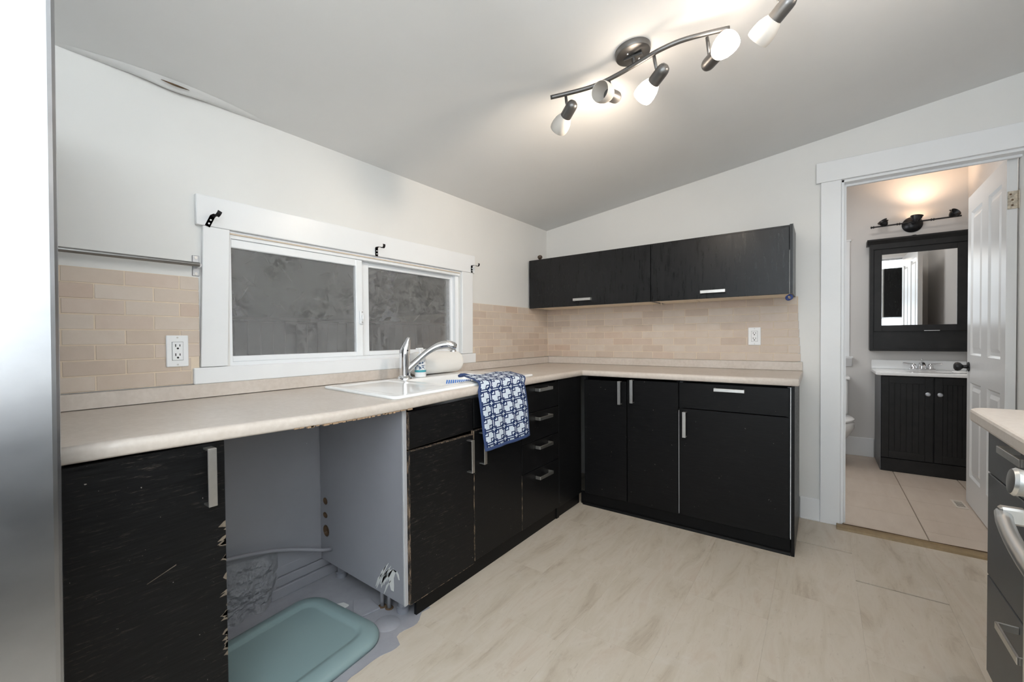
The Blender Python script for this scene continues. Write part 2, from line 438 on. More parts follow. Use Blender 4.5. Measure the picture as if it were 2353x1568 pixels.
# unseen rear wall; its opening is made up to go with the rear fill
w = MB()
w.prism([(XL, 0.12, -0.1), (XL, -0.8, -0.1), (XL, -0.8, cz(-0.8) + 0.03), (XL, 0.12, CZ + 0.02)], (-0.1, 0, 0))
w.prism([(XL, -0.8, 2.1), (XL, YN - .1, 2.1), (XL, YN - .1, cz(YN) + 0.03), (XL, -0.8, cz(-0.8) + 0.03)], (-0.1, 0, 0))
w.box((XL - 0.1, YN - .1, -0.1), (XL, YN + 0.05, 2.1))
w.box((XL - 0.1, YN + 0.05, -0.1), (XL, -0.8, 0.45))
wall_rear = struct(w.build('wall_rear', 'wall_paint'))
ceil = struct(MB().prism([(0.0, 0.12, cz(0.12)), (0.0, YN - 0.1, cz(YN - 0.1)), (0.0, YN - 0.1, cz(YN - 0.1) + 0.08), (0.0, 0.12, cz(0.12) + 0.08)], (XL - 0.1, 0, 0)).build('ceiling', 'ceiling_paint'))
# bulging drywall seam that has split open along the window wall
s = MB()
def seam(u, v):
    x = -3.05 + u * 0.66; wdt = 0.012 + 0.045 * math.sin(PI * u) ** 0.8
    h = 0.006 * math.sin(PI * u) * (0.35 + math.sin(PI * v)) + 0.010 * math.exp(-((u - 0.47) / 0.13) ** 2) * math.sin(PI * min(1, v * 1.5))
    y = -0.002 - v * wdt
    return (x, y, cz(y) - max(0.0006, h * (1 if 0 < v < 1 else 0.1)))
s.grid(seam, 40, 8); s.build('split_seam', 'ceiling_paint', ceil)
MB().tube([(-2.783 + 0.086 * t, -0.050 - 0.004 * math.sin(PI * t), cz(-0.05) - 0.0105 - 0.003 * math.sin(PI * t)) for t in [k / 8 for k in range(9)]], [0.0008 + 0.0028 * math.sin(PI * k / 8) for k in range(9)], 8).build('open_crack', 'raw_wood', ceil)

# bathroom shell
BX1, BY0, BY1 = 2.0, -1.25, -2.862
bf = struct(box('floor_bathroom', (0.0, BY1 - 0.1, -0.10), (BX1 + 0.1, BY0 + 0.1, -0.004), 'bath_grout'))
xt = [0.045, 0.178, 0.40, 0.765, 1.128, 1.49, 1.855, 2.0]
for col_y, xlist in (((-2.367, -2.006), [0.0, 0.05, 0.412, 0.762, 1.128, 1.49, 1.855, 2.0]), ((-2.73, -2.371), [0.0, 0.178, 0.40, 0.768, 1.128, 1.49, 1.855, 2.0]), ((BY1, -2.734), [0.178, 0.40, 0.768, 1.128, 1.49, 1.855, 2.0]), ((-2.004, -1.64), [0.12, 0.412, 0.762, 1.128, 1.49, 1.855, 2.0]), ((-1.638, -1.26), [0.12, 0.412, 0.762, 1.128, 1.49, 1.855, 2.0])):
    for a, b in zip(xlist, xlist[1:]):
        g2 = 0.0010
        y0_, y1_ = col_y
        if a < 0.10: y0_ = max(y0_, DY1 + 0.004)
        box('tile', (a + g2, y0_ + g2, -0.004), (b - g2, y1_ - g2, 0.002), 'bath_tile', bf)
wall_far = struct(box('wall_far', (BX1, BY1 - 0.1, -0.1), (BX1 + 0.1, BY0 + 0.1, 2.62), 'bath_paint'))
wall_far_right = struct(box('wall_far_right', (0.11, BY1 - 0.1, -0.1), (BX1, BY1, 2.62), 'bath_paint'))
wall_far_left = struct(box('wall_far_left', (0.11, BY0, -0.1), (BX1, BY0 + 0.1, 2.62), 'bath_paint'))
ceil_b = struct(box('ceiling_bathroom', (0.11, BY1, 2.6), (BX1, BY0, 2.68), 'bath_paint'))
struct(box('baseboard_far', (BX1 - 0.014, -2.285, 0.002), (BX1, BY0, 0.175), 'trim_paint', bev=0.003))
t = struct(box('trim_1', (BX1 - 0.012, -2.112, 0.93), (BX1, -2.02, 2.024), 'trim_paint', bev=0.003))
MB().box((BX1 - 0.016, -2.122, 2.012), (BX1, -2.01, 2.03), 0.003).build('cap', 'trim_paint', t)

# door casing, jamb liner and head
dc = struct(empty('trim_2', (0, -2.34, 0)))
box('side_casing', (-0.020, -1.990, 0.0), (0.0, -1.895, 2.046), 'trim_paint', dc, 0.002)
box('side_casing', (-0.020, -2.785, 0.0), (0.0, -2.690, 2.046), 'trim_paint', dc, 0.002)
box('head_casing', (-0.024, -2.81, 2.046), (0.0, -1.873, 2.166), 'trim_paint', dc, 0.002)
box('jamb', (-0.001, -2.004, 0.0), (0.118, -1.991, 2.046), 'trim_paint', dc, 0.001)
box('jamb', (-0.001, -2.705, 0.0), (0.118, -2.692, 2.046), 'trim_paint', dc, 0.001)
box('head_jamb', (-0.001, -2.70, 2.032), (0.118, -1.992, 2.050), 'trim_paint', dc, 0.001)
box('stop_strip', (0.055, -2.69, 2.020), (0.075, -2.004, 2.032), 'trim_paint', dc)
box('stop_strip', (0.055, -2.016, 0.0), (0.075, -2.004, 2.02), 'trim_paint', dc)
struct(box('baseboard_right', (-0.014, -1.895, 0.0), (0.0, -1.795, 0.134), 'trim_paint', bev=0.003))
MB().box((-0.019, -1.895, 0.0), (-0.0145, -1.80, 0.010), 0.002).build('caulk_bead', 'trim_paint', bpy.data.objects['baseboard_right'])
th = MB()
th.prism([(-0.085, -1.972, 0.0), (-0.078, -1.972, 0.010), (-0.05, -1.972, 0.016), (-0.02, -1.972, 0.015), (0.0, -1.972, 0.004), (0.0, -1.972, 0.0)], (0, -0.72, 0))
struct(th.build('trim_3', 'threshold_wood'))
MB().tube([(-0.012 + 0.004 * math.sin(9 * t), -2.0 - 0.66 * t, 0.0135) for t in [k / 12 for k in range(13)]], 0.004, 6).build('split_edge', 'raw_wood', bpy.data.objects['trim_3'])

# ------------------------------------------------------------------ window
win = struct(empty('window_1', (-1.85, -0.01, WZ0)))
def lean(lo, hi, xb, mat, name):     # a casing board whose foot sits a little further left
    m = MB().box(lo, hi, 0.002)
    z0, z1 = lo[2], hi[2]
    m.warp(lambda c: (c.x + xb * (z1 - c.z) / (z1 - z0), c.y, c.z)); return m.build(name, mat, win)
box('head_casing', (-2.673, -0.021, 1.580), (-1.012, 0.0, 1.697), 'trim_paint', win, 0.002)
lean((-2.651, -0.020, 1.033), (-2.556, 0.0, 1.579), -0.015, 'trim_paint', 'side_casing')
lean((-1.142, -0.020, 1.033), (-1.034, 0.0, 1.579), -0.008, 'trim_paint', 'side_casing')
box('stool', (-2.691, -0.024, 0.968), (-1.014, 0.0, 1.031), 'trim_paint', win, 0.003)
fr = MB()
fr.box((WX0, 0.005, 1.552), (WX1, 0.10, WZ1)); fr.box((WX0, 0.005, WZ0), (WX1, 0.10, 1.046))
fr.box((WX0 - 0.0, 0.005, 1.046), (WX0 + 0.012, 0.10, 1.552)); fr.box((WX1 - 0.030, 0.022, 1.046), (WX1, 0.10, 1.552))
fr.box((WX0, -0.004, 1.571), (WX1, 0.02, 1.579))
fr.build('frame', 'vinyl_white', win)
box('head_liner', (WX0, -0.002, 1.5665), (WX1, 0.006, 1.573), 'cream_grout', win)
def sash(x0, x1, z0, z1, y, wl, wr, wt, wb, dep):
    m = MB()
    m.box((x0, y, z0), (x0 + wl, y + dep, z1), 0.003); m.box((x1 - wr, y, z0), (x1, y + dep, z1), 0.003)
    m.box((x0 + wl, y, z1 - wt), (x1 - wr, y + dep, z1), 0.003); m.box((x0 + wl, y, z0), (x1 - wr, y + dep, z0 + wb), 0.003)
    o = m.build('sash', 'vinyl_white', win)
    box('pane', (x0 + wl - 0.004, y + dep * 0.45, z0 + wb - 0.004), (x1 - wr + 0.004, y + dep * 0.45 + 0.004, z1 - wt + 0.004), 'dirty_glass', o)
    return o
s1 = sash(-2.552, -1.905, 1.046, 1.552, 0.012, 0.010, 0.040, 0.036, 0.024, 0.026)
s2 = sash(-1.915, -1.165, 1.046, 1.552, 0.046, 0.075, 0.022, 0.026, 0.024, 0.028)
lt = MB().box((-1.928, 0.001, 1.215), (-1.906, 0.012, 1.285), 0.003).box((-1.922, -0.010, 1.235), (-1.912, 0.002, 1.262), 0.003)
lt.build('latch', 'white_plastic', s1)
for z_ in (1.224, 1.277): MB().cyl((-1.917, 0.0012, z_), (-1.917, -0.001, z_), 0.004, n=10).build('screw', 'nickel', s1)

# outside the window: yard, fence and a bush
struct(box('ground', (-7, 0.2, -0.35), (3.5, 9, -0.3), 'soil'))
fe = thing('board_fence', (-1.5, 3.6, -0.3), 'grey weathered board fence standing in the yard beyond the window', 'fence')
k = 0
for i in range(54):
    x = -3.4 + i * 0.152
    box('board', (x, 3.60, -0.28 + 0.0), (x + 0.142, 3.622, 1.36 + 0.015 * math.sin(i * 2.1)), 'fence_wood', fe, 0.004)
for z_ in (0.1, 1.28): box('rail', (-3.4, 3.625, z_), (4.8, 3.665, z_ + 0.09), 'fence_wood', fe)
box('cap_rail', (-3.4, 3.585, 1.385), (4.8, 3.67, 1.42), 'fence_wood', fe)
def bush(cx, cy, zc, rx, ry, rz, label, seed):
    rnd = random.Random(seed); m = MB()
    b = bmesh.new()
    for q in range(900):
        a = rnd.uniform(0, 2 * PI); ph = math.acos(rnd.uniform(-1, 1)); rr = rnd.uniform(0.75, 1.05)
        p = Vector((cx + rx * rr * math.sin(ph) * math.cos(a), cy + ry * rr * math.sin(ph) * math.sin(a), zc + rz * rr * math.cos(ph)))
        u = Vector((rnd.uniform(-1, 1), rnd.uniform(-1, 1), rnd.uniform(-1, 1))).normalized(); w2 = u.orthogonal().normalized(); sz = rnd.uniform(0.08, 0.17)
        vs = [b.verts.new(p + u * sz), b.verts.new(p + w2 * sz * 0.45), b.verts.new(p - u * sz), b.verts.new(p - w2 * sz * 0.45)]
        b.faces.new(vs)
    m._merge(b); t_ = thing('tree', (cx, cy, -0.3), label, 'tree'); o = m.build('foliage', 'hedge_leaf', t_); o['kind'] = 'stuff'
    MB().cyl((cx, cy, -0.3), (cx, cy, zc), 0.09, 0.05, 10).build('trunk', 'raw_wood', t_)
    MB().sphere((cx, cy, zc), 1.0, 16, (rx * 0.86, ry * 0.86, rz * 0.86)).build('inner_foliage', 'hedge_leaf', t_)
bush(-2.55, 5.6, 2.5, 1.65, 1.2, 1.7, 'dark leafy tree behind the fence, seen through the left window pane', 3)
bush(1.0, 5.6, 2.4, 1.65, 1.2, 1.8, 'dark leafy tree behind the fence, seen through the window at the meeting stile', 8)
bush(4.6, 5.6, 2.3, 1.7, 1.2, 1.9, 'dark leafy tree behind the fence, seen through the right window pane', 5)

bush(3.1, 8.4, 2.7, 2.1, 1.2, 2.2, 'dark leafy tree farthest back beyond the fence, filling the gap right of the meeting stile', 11)
bush(-1.5, 8.4, 2.7, 2.0, 1.2, 2.2, 'dark leafy tree farthest back beyond the fence, behind the left window pane', 12)

# ------------------------------------------------------------------ backsplash tiles
TP = 0.0507; TZ = 0.9715; GJ = 0.0017
tile_cache = {}
def put_tile(parent, plane, a0, a1, z0, z1):
    L, H = round(a1 - a0, 4), round(z1 - z0, 4); key = (plane, L, H)
    c_ = ((a0 + a1) / 2, (z0 + z1) / 2); jit = random.uniform(-0.0003, 0.0003)
    loc = (c_[0], -0.0055 + jit, c_[1]) if plane == 'y' else (-0.0055 + jit, c_[0], c_[1])
    if key in tile_cache: clone(tile_cache[key], loc, parent); return
    d = (L / 2 - GJ, 0.0045, H / 2 - GJ) if plane == 'y' else (0.0045, L / 2 - GJ, H / 2 - GJ)
    o = MB().box([loc[i] - d[i] for i in range(3)], [loc[i] + d[i] for i in range(3)], 0.0013).build('tile', 'stone_tile', parent)
    tile_cache[key] = o
def tile_run(parent, plane, lo, hi, rows, first, pitch, cut=None):
    for r in range(rows):
        z0 = TZ + r * TP; z1 = z0 + TP
        st = first[r % len(first)] if isinstance(first, list) else first
        xs = [lo]; x = st - 60 * pitch
        while x < hi:
            if x > lo + 0.012: xs.append(x)
            x += pitch
        if hi - xs[-1] < 0.012 and len(xs) > 1: xs.pop()
        xs.append(hi)
        for a, b in zip(xs, xs[1:]):
            bb = b
            if cut:
                res = cut(a, b, z0, z1)
                for q in res: put_tile(parent, plane, *q)
            else: put_tile(parent, plane, a, b, z0, z1)
# left piece by the window
gl_ = box('grout_bed', (-3.15, -0.0090, TZ), (-2.668, -0.0, TZ + 8 * TP), 'cream_grout', wall_left)
def left_cut(a, b, z0, z1):
    if z0 < 1.025 and b > -2.692: b = -2.694
    return [(a, b, z0, z1)] if b - a > 0.01 else []
tile_run(wall_left, 'y', -3.15, -2.664, 8, [-2.808, -2.888], 0.159, left_cut)
# right of the window to the corner
box('grout_bed', (-1.036, -0.0090, TZ), (0.0, -0.0, TZ + 8 * TP), 'cream_grout', wall_left)
def mid_cut(a, b, z0, z1):
    if z0 < 1.025 and a < -1.012: a = -1.012
    return [(a, b, z0, z1)] if b - a > 0.01 else []
tile_run(wall_left, 'y', -1.032, -0.011, 8, [-0.716, -0.797], 0.160, mid_cut)
# cabinet wall
box('grout_bed', (-0.0090, -1.785, TZ), (0.0, 0.0, TZ + 8 * TP), 'cream_grout', wall_right)
rowA, rowB = -0.075, -0.150
tile_run(wall_right, 'x', -1.800, -0.011, 8, [rowB, rowA, rowB, rowA, rowB, rowA, rowA, rowB], 0.1508,
         lambda a, b, z0, z1: [(a + (0.020 * (z0 - TZ) / 0.4 if a < -1.79 else 0), b, z0, z1)])

# ------------------------------------------------------------------ worktop with backsplash strips
CT = 0.914; TH = 0.037
def sag(x, y):
    pts = [(-3.4, 0.003), (-3.05, 0.004), (-2.75, 0.011), (-2.45, 0.0185), (-2.2, 0.0165), (-1.9, 0.008), (-1.6, 0.003), (-1.3, 0.0), (9, 0)]
    s_ = 0
    for (x0, a), (x1, b) in zip(pts, pts[1:]):
        if x0 <= x <= x1:
            t_ = (x - x0) / (x1 - x0); s_ = a + (b - a) * t_; break
    return -s_ * min(1.0, max(0.0, (-y - 0.0) / 0.6)) ** 0.8
wt = thing('worktop', (-1.2, -0.3, CT - TH), 'beige laminate L-shaped worktop with rounded front edge', 'worktop')
m = MB()
def edge_profile(front, back):        # (offset from front, z) going round the nosing
    return [(back, CT), (front + 0.014, CT), (front + 0.006, CT - 0.0025), (front + 0.001, CT - 0.009), (front, CT - 0.016), (front + 0.0005, CT - TH + 0.005), (front + 0.005, CT - TH), (back, CT - TH)]
b = bmesh.new()
xs = [-3.14, -3.0, -2.9, -2.8, -2.7, -2.6, -2.5, -2.4, -2.3, -2.2, -2.1, -2.0, -1.9, -1.8, -1.7, -1.6, -1.5, -1.4, -1.3, -1.2, -0.635]
prof = edge_profile(-0.635, -0.585)
rings = [[b.verts.new((x if k < 18 or True else x, y, z)) for (y, z) in prof] for k, x in enumerate(xs)]
for vtx, (y, z) in zip(rings[-1], prof): vtx.co.x = y          # mitre at the inner corner
for r0, r1 in zip(rings, rings[1:]):
    for k in range(len(prof)):
        k2 = (k + 1) % len(prof); fc = b.faces.new((r0[k], r1[k], r1[k2], r0[k2])); fc.smooth = 1 <= k <= 5
b.faces.new(rings[0][::-1])
bmesh.ops.recalc_face_normals(b, faces=b.faces[:]); m._merge(b)
b = bmesh.new()
ys = [-0.635, -1.0, -1.4, -1.809]
rings = [[b.verts.new((y, yy, z)) for (y, z) in prof] for yy in ys]
for vtx, (y, z) in zip(rings[0], prof): vtx.co.y = y
for r0, r1 in zip(rings, rings[1:]):
    for k in range(len(prof)):
        k2 = (k + 1) % len(prof); fc = b.faces.new((r0[k], r1[k], r1[k2], r0[k2])); fc.smooth = 1 <= k <= 5
b.faces.new(rings[-1])
bmesh.ops.recalc_face_normals(b, faces=b.faces[:]); m._merge(b)
SX0, SX1, SY0, SY1 = -2.16, -1.24, -0.575, -0.13        # sink cut-out
def strip(x0, x1, y0, y1, n_):
    for k in range(n_):
        m.box((x0 + (x1 - x0) * k / n_, y0, CT - TH), (x0 + (x1 - x0) * (k + 1) / n_, y1, CT))
strip(-3.14, SX0, -0.585, -0.002, 8); strip(SX0, SX1, -0.585, SY0, 8); strip(SX0, SX1, SY1, -0.002, 8); strip(SX1, -0.585, -0.585, -0.002, 4)
m.box((-0.585, -1.809, CT - TH), (-0.002, -0.585, CT)); m.box((-0.585, -0.585, CT - TH), (-0.002, -0.002, CT))
m.warp(lambda c: (c.x, c.y, c.z + sag(c.x, c.y)))
m.build('counter_slab', 'worktop_laminate', wt)
m = MB()
for k in range(10): m.box((-3.14 + 0.312 * k, -0.021, CT + 0.0025), (-3.14 + 0.312 * (k + 1), -0.002, TZ - 0.004), 0)
m.build('upstand', 'worktop_laminate', wt)
box('upstand', (-0.021, -1.809, CT + 0.001), (-0.002, -0.0215, TZ - 0.002), 'worktop_laminate', wt, 0.002)
box('end_strip', (-0.60, -1.8105, CT - TH + 0.002), (-0.004, -1.809, CT - 0.004), 'worktop_laminate', wt)
# chipped particle-board along the underside over the empty bay
ch = MB(); rnd = random.Random(4)
for k in range(26):
    x = -2.62 + k * 0.018 + rnd.uniform(-.006, .006); h = rnd.uniform(0.001, 0.005); z0 = CT - TH + sag(x, -0.63)
    ch.box((x, -0.6335, z0 - h), (x + rnd.uniform(0.008, 0.022), -0.62, z0 + 0.002))
ch.build('chipped_edge', 'raw_mdf', wt)

# ------------------------------------------------------------------ cabinets
FY = -0.615
def handle(parent, c, axis, L, wdt=0.019, out=0.034, face='y', mat='nickel', inset=0.0):
    """flat bar pull on two legs; face 'y' looks to -y, face 'x' to -x, 'Y' to +y"""
    m = MB(); t_ = 0.0055
    def B(lo, hi):
        if face == 'y': m.box((c[0] + lo[0], c[1] - hi[1], c[2] + lo[2]), (c[0] + hi[0], c[1] - lo[1], c[2] + hi[2]), 0.001)
        elif face == 'x': m.box((c[0] - hi[1], c[1] + lo[0], c[2] + lo[2]), (c[0] - lo[1], c[1] + hi[0], c[2] + hi[2]), 0.001)
        else: m.box((c[0] + lo[0], c[1] + lo[1], c[2] + lo[2]), (c[0] + hi[0], c[1] + hi[1], c[2] + hi[2]), 0.001)
    h = L / 2; q = wdt / 2
    if axis == 'h':
        B((-h, out - t_, -q), (h, out, q))
        for s_ in (-1, 1): B((min(s_ * h, s_ * (h - t_)), 0, -q), (max(s_ * h, s_ * (h - t_)), out - t_ + 0.001, q))
    else:
        B((-q, out - t_, -h), (q, out, h))
        for s_ in (-1, 1): B((-q, 0, min(s_ * h, s_ * (h - t_))), (q, out - t_ + 0.001, max(s_ * h, s_ * (h - t_))))
    return m.build('handle', mat, parent)
def carcass_x(x0, x1, z0, z1, parent, depth=0.02, mat='dark_plinth', left=True, right=True):
    m = MB(); t_ = 0.016
    if left: m.box((x0, FY + 0.019, z0), (x0 + t_, -depth, z1))
    if right: m.box((x1 - t_, FY + 0.019, z0), (x1, -depth, z1))
    m.box((x0 + t_, FY + 0.019, z0), (x1 - t_, -depth, z0 + t_)); m.box((x0 + t_, -depth - 0.006, z0 + t_), (x1 - t_, -depth, z1))
    return m.build('carcass', mat, parent)
def carcass_y(y0, y1, z0, z1, parent, mat='dark_plinth'):
    m = MB(); t_ = 0.016
    m.box((FY + 0.019, y0, z0), (-0.02, y0 + t_, z1)); m.box((FY + 0.019, y1 - t_, z0), (-0.02, y1, z1))
    m.box((FY + 0.019, y0 + t_, z0), (-0.02, y1 - t_, z0 + t_)); m.box((-0.026, y0 + t_, z0 + t_), (-0.02, y1 - t_, z1))
    return m.build('carcass', mat, parent)
def edge(parent, lo, hi): return box('worn_edge', lo, hi, 'worn_edge_mat', parent)

# cabinet beside the fridge
t = thing('base_cabinet', (-2.97, -0.31, 0.0), 'scratched black base cabinet between the fridge and the empty dishwasher bay', 'cabinet', None)
carcass_x(-3.135, -2.812, 0.085, 0.862, t, mat='grey_paint')
d = box('door', (-3.133, FY, 0.085), (-2.810, FY + 0.018, 0.8635), 'black_worn', t, 0.0015)
handle(d, (-2.851, FY, 0.778), 'v', 0.152, 0.021)
rnd = random.Random(12); 
for q in range(22):
    chips = MB()
    z_ = rnd.choice([0.61, 0.56, 0.52, 0.47, 0.44, 0.41, 0.36, 0.31, 0.26]) + rnd.uniform(-.03, .03); L_ = rnd.uniform(0.003, 0.022); h_ = rnd.uniform(.004, .012)
    ye = FY - 0.0004
    chips.prism([(-2.8105, ye, z_ - h_), (-2.8105, ye, z_ + h_), (-2.8105 - L_ * rnd.uniform(.2, .5), ye, z_ + h_ * rnd.uniform(.3, .8)), (-2.8105 - L_, ye, z_ - L_ * 0.22), (-2.8105 - L_ * rnd.uniform(.3, .6), ye, z_ - h_ * rnd.uniform(.5, 1.0))], (0, 0.0008, 0)).build('chipped_veneer', 'chipped_ply', d)
chips = MB()
chips.prism([(-2.925, FY - 0.0003, 0.5695), (-2.985, FY - 0.0003, 0.5475), (-2.985, FY - 0.0003, 0.5485), (-2.925, FY - 0.0003, 0.5715)], (0, 0.0006, 0))
chips.build('scratch', 'chipped_ply', d)
box('toe_board', (-3.135, -0.56, 0.0), (-2.812, -0.545, 0.085), 'dark_plinth', t)

# sink cabinet with its grey painted side
t = thing('sink_cabinet', (-1.75, -0.31, 0.0), 'worn black sink base cabinet with grey painted side panel, under the sink', 'cabinet')
carcass_x(-2.152, -1.349, 0.085, 0.852, t, left=False)
def ell(x, cy_, cz_, ry, rz, n_=14): return [(x, cy_ + ry * math.cos(2 * PI * k / n_), cz_ + rz * math.sin(2 * PI * k / n_)) for k in range(n_)]
sp = MB()
sp.holed([(-2.176, -0.6, 0.082), (-2.176, -0.012, 0.090), (-2.176, -0.012, 0.872), (-2.176, -0.6, 0.86)],
         [ell(-2.176, -0.052, 0.372, 0.019, 0.017), ell(-2.176, -0.050, 0.305, 0.019, 0.014), ell(-2.176, -0.056, 0.232, 0.026, 0.028), ell(-2.176, -0.515, 0.838, 0.012, 0.010)], (0.018, 0, 0))
side = sp.build('side_panel', 'grey_paint', t)
for (cy_, cz_, ry, rz) in ((-0.052, 0.372, 0.019, 0.017), (-0.050, 0.305, 0.019, 0.014), (-0.056, 0.232, 0.026, 0.028), (-0.515, 0.838, 0.012, 0.010)):
    ln = MB(); ln.grid(lambda u, v: (-2.1755 + 0.017 * v, cy_ + (ry - 0.0006) * math.cos(2 * PI * u), cz_ + (rz - 0.0006) * math.sin(2 * PI * u)), 20, 1, closed_u=True)
    ln.build('hole_lining', 'raw_wood', side)
box('front_edge', (-2.177, -0.6105, 0.080), (-2.158, -0.6001, 0.862), 'side_wall_grey', side, 0.002)
# patch where the grey paint is scuffed off: a fan of short strokes
pm = MB(); rnd = random.Random(5)
def stroke(pts, wds):
    b_ = bmesh.new(); L_ = []
    for (y, z), w_ in zip(pts, wds): L_.append((b_.verts.new((-2.1766, y - w_, z)), b_.verts.new((-2.1766, y + w_, z))))
    for a_, c_ in zip(L_, L_[1:]): b_.faces.new((a_[0], a_[1], c_[1], c_[0]))
    r_ = bmesh.ops.extrude_face_region(b_, geom=b_.faces[:])
    for v_ in r_['geom']:
        if isinstance(v_, bmesh.types.BMVert): v_.co.x += 0.0008
    bmesh.ops.recalc_face_normals(b_, faces=b_.faces[:]); pm._merge(b_)
stroke([(-0.575, 0.176), (-0.567, 0.196), (-0.550, 0.206), (-0.533, 0.196), (-0.526, 0.172), (-0.530, 0.140), (-0.534, 0.118)], [0.003, 0.007, 0.013, 0.020, 0.017, 0.014, 0.008])
for q in range(12):
    y0 = -0.500 + q * 0.004 * rnd.uniform(.5, 1.5) - 0.02 * (q % 3); z0 = 0.205 - 0.006 * q
    stroke([(y0 - 0.012, z0 + 0.018), (y0 + 0.012, z0 - 0.012), (y0 + 0.032, z0 - 0.052)], [0.001, 0.0055, 0.0012])
pm.build('scuffed_paint', 'plaster_chip', side)
box('hole_backing', (-2.1575, -0.10, 0.18), (-2.150, -0.03, 0.42), 'raw_wood', side)
def sk_front(x0, x1, tilt, nm, z0, z1, mat='black_worn'):
    mm = MB().box((x0, FY, z0), (x1, FY + 0.018, z1), 0.0015)
    mm.warp(lambda c: (c.x, c.y, c.z + tilt * (c.x - x0))); return mm.build(nm, mat, t)
d1 = sk_front(-2.150, -1.757, -0.006, 'door', 0.078, 0.688)
f1 = sk_front(-2.150, -1.757, 0.022, 'false_front', 0.697, 0.845)
d2 = sk_front(-1.751, -1.350, 0.0, 'door', 0.086, 0.700, 'black_front')
f2 = sk_front(-1.751, -1.350, 0.0, 'false_front', 0.712, 0.852, 'black_front')
edge(d1, (-2.1535, FY - 0.001, 0.078), (-2.149, FY + 0.018, 0.688)); edge(f1, (-2.1535, FY - 0.001, 0.697), (-2.149, FY + 0.018, 0.845))
MB().prism([(-2.149, FY - 0.0008, 0.6865), (-1.758, FY - 0.0008, 0.6835), (-1.758, FY - 0.0008, 0.6870), (-2.149, FY - 0.0008, 0.6895)], (0, 0.017, 0)).build('worn_edge', 'worn_edge_mat', d1)
edge(d1, (-2.149, FY - 0.0006, 0.0765), (-1.758, FY + 0.016, 0.0785))
edge(d2, (-1.7525, FY - 0.0006, 0.086), (-1.7505, FY + 0.017, 0.70)); edge(d2, (-1.750, FY - 0.0006, 0.6985), (-1.62, FY + 0.016, 0.7005))
handle(d1, (-1.796, FY, 0.594), 'v', 0.150, 0.019); handle(d2, (-1.704, FY, 0.612), 'v', 0.150, 0.020)
for (x, y) in ((-2.115, -0.525), (-2.115, -0.085), (-1.40, -0.525), (-1.40, -0.085)):
    lg = MB().lathe((x, y, 0.0), (0, 0, 1), [(0, 0), (0.026, 0), (0.026, 0.022), (0.019, 0.026), (0.019, 0.086), (0, 0.086)], 18).build('leg', 'grey_plastic', t)

# drawer unit
t = thing('drawer_cabinet', (-1.14, -0.31, 0.0), 'black base unit of four drawers to the right of the hanging towel', 'cabinet')
carcass_x(-1.346, -0.932, 0.085, 0.868, t)
for z0, z1, hz in ((0.714, 0.862, 0.838), (0.549, 0.710, 0.674), (0.386, 0.545, 0.510), (0.083, 0.382, 0.337)):
    d = box('drawer_front', (-1.3455, FY, z0), (-0.934, FY + 0.018, z1), 'black_front', t, 0.0015)
    handle(d, (-1.133, FY, hz), 'h', 0.150, 0.018)
edge(t, (-1.3465, FY - 0.0005, 0.083), (-1.3452, FY + 0.015, 0.382))

# corner filler panel and plinths
t = thing('corner_panel', (-0.78, -0.6, 0.0), 'plain black filler panel closing the inner corner of the cabinets', 'panel')
box('front', (-0.931, FY, 0.080), (-0.619, FY + 0.018, 0.868), 'black_front', t, 0.0015)
box('batten', (-0.93, FY + 0.019, 0.0), (-0.90, FY + 0.06, 0.86), 'dark_plinth', t)
tag(box('plinth', (-2.10, -0.590, 0.0), (-0.603, -0.576, 0.079), 'dark_plinth', bev=0.001), 'dark plinth board along the floor below the sink cabinet and drawers', 'plinth')
pl = thing('plinth', (-0.6, -1.2, 0.0), 'black plinth board with a quarter-round strip below the cabinets on the right wall', 'plinth')
box('board', (-0.600, -1.775, 0.0), (-0.586, -0.6035, 0.083), 'dark_plinth', pl, 0.001)
MB().prism([(-0.6005, -1.776, 0.0)] + [(-0.6005 - 0.016 * math.cos(a), -1.776, 0.016 * math.sin(a)) for a in [k * PI / 12 for k in range(7)]], (0, 1.155, 0)).build('quarter_round', 'dark_plinth', pl)

# double-door and end cabinets on the right wall
t = thing('base_cabinet', (-0.31, -0.93, 0.0), 'black base cabinet with two doors in the corner, handles side by side', 'cabinet')
carcass_y(-1.236, -0.64, 0.085, 0.868, t)
d1 = box('door', (FY, -0.925, 0.082), (FY + 0.018, -0.638, 0.850), 'black_front', t, 0.0015)
d2 = box('door', (FY, -1.2345, 0.082), (FY + 0.018, -0.930, 0.862), 'black_front', t, 0.0015)
handle(d1, (FY, -0.888, 0.779), 'v', 0.148, 0.019, face='x'); handle(d2, (FY, -0.966, 0.793), 'v', 0.145, 0.019, face='x')
t = thing('base_cabinet', (-0.31, -1.51, 0.0), 'black base cabinet with one drawer over one door, nearest the bathroom doorway', 'cabinet')
carcass_y(-1.778, -1.239, 0.085, 0.868, t, 'carcass_grey')
d1 = box('drawer_front', (FY, -1.771, 0.716), (FY + 0.018, -1.2395, 0.864), 'black_front', t, 0.0015)
d2 = box('door', (FY, -1.771, 0.083), (FY + 0.018, -1.2395, 0.712), 'black_front', t, 0.0015)
handle(d1, (FY, -1.501, 0.836), 'h', 0.148, 0.018, face='x'); handle(d2, (FY, -1.273, 0.622), 'v', 0.148, 0.019, face='x')
box('end_panel', (-0.618, -1.793, 0.0), (-0.016, -1.7785, 0.874), 'black_front', t, 0.001)
box('white_edge', (FY + 0.001, -1.7778, 0.085), (FY + 0.02, -1.7750, 0.868), 'white_plastic', t)
box('white_edge', (FY - 0.0004, -1.2393, 0.09), (FY + 0.01, -1.2366, 0.70), 'side_wall_grey', t)

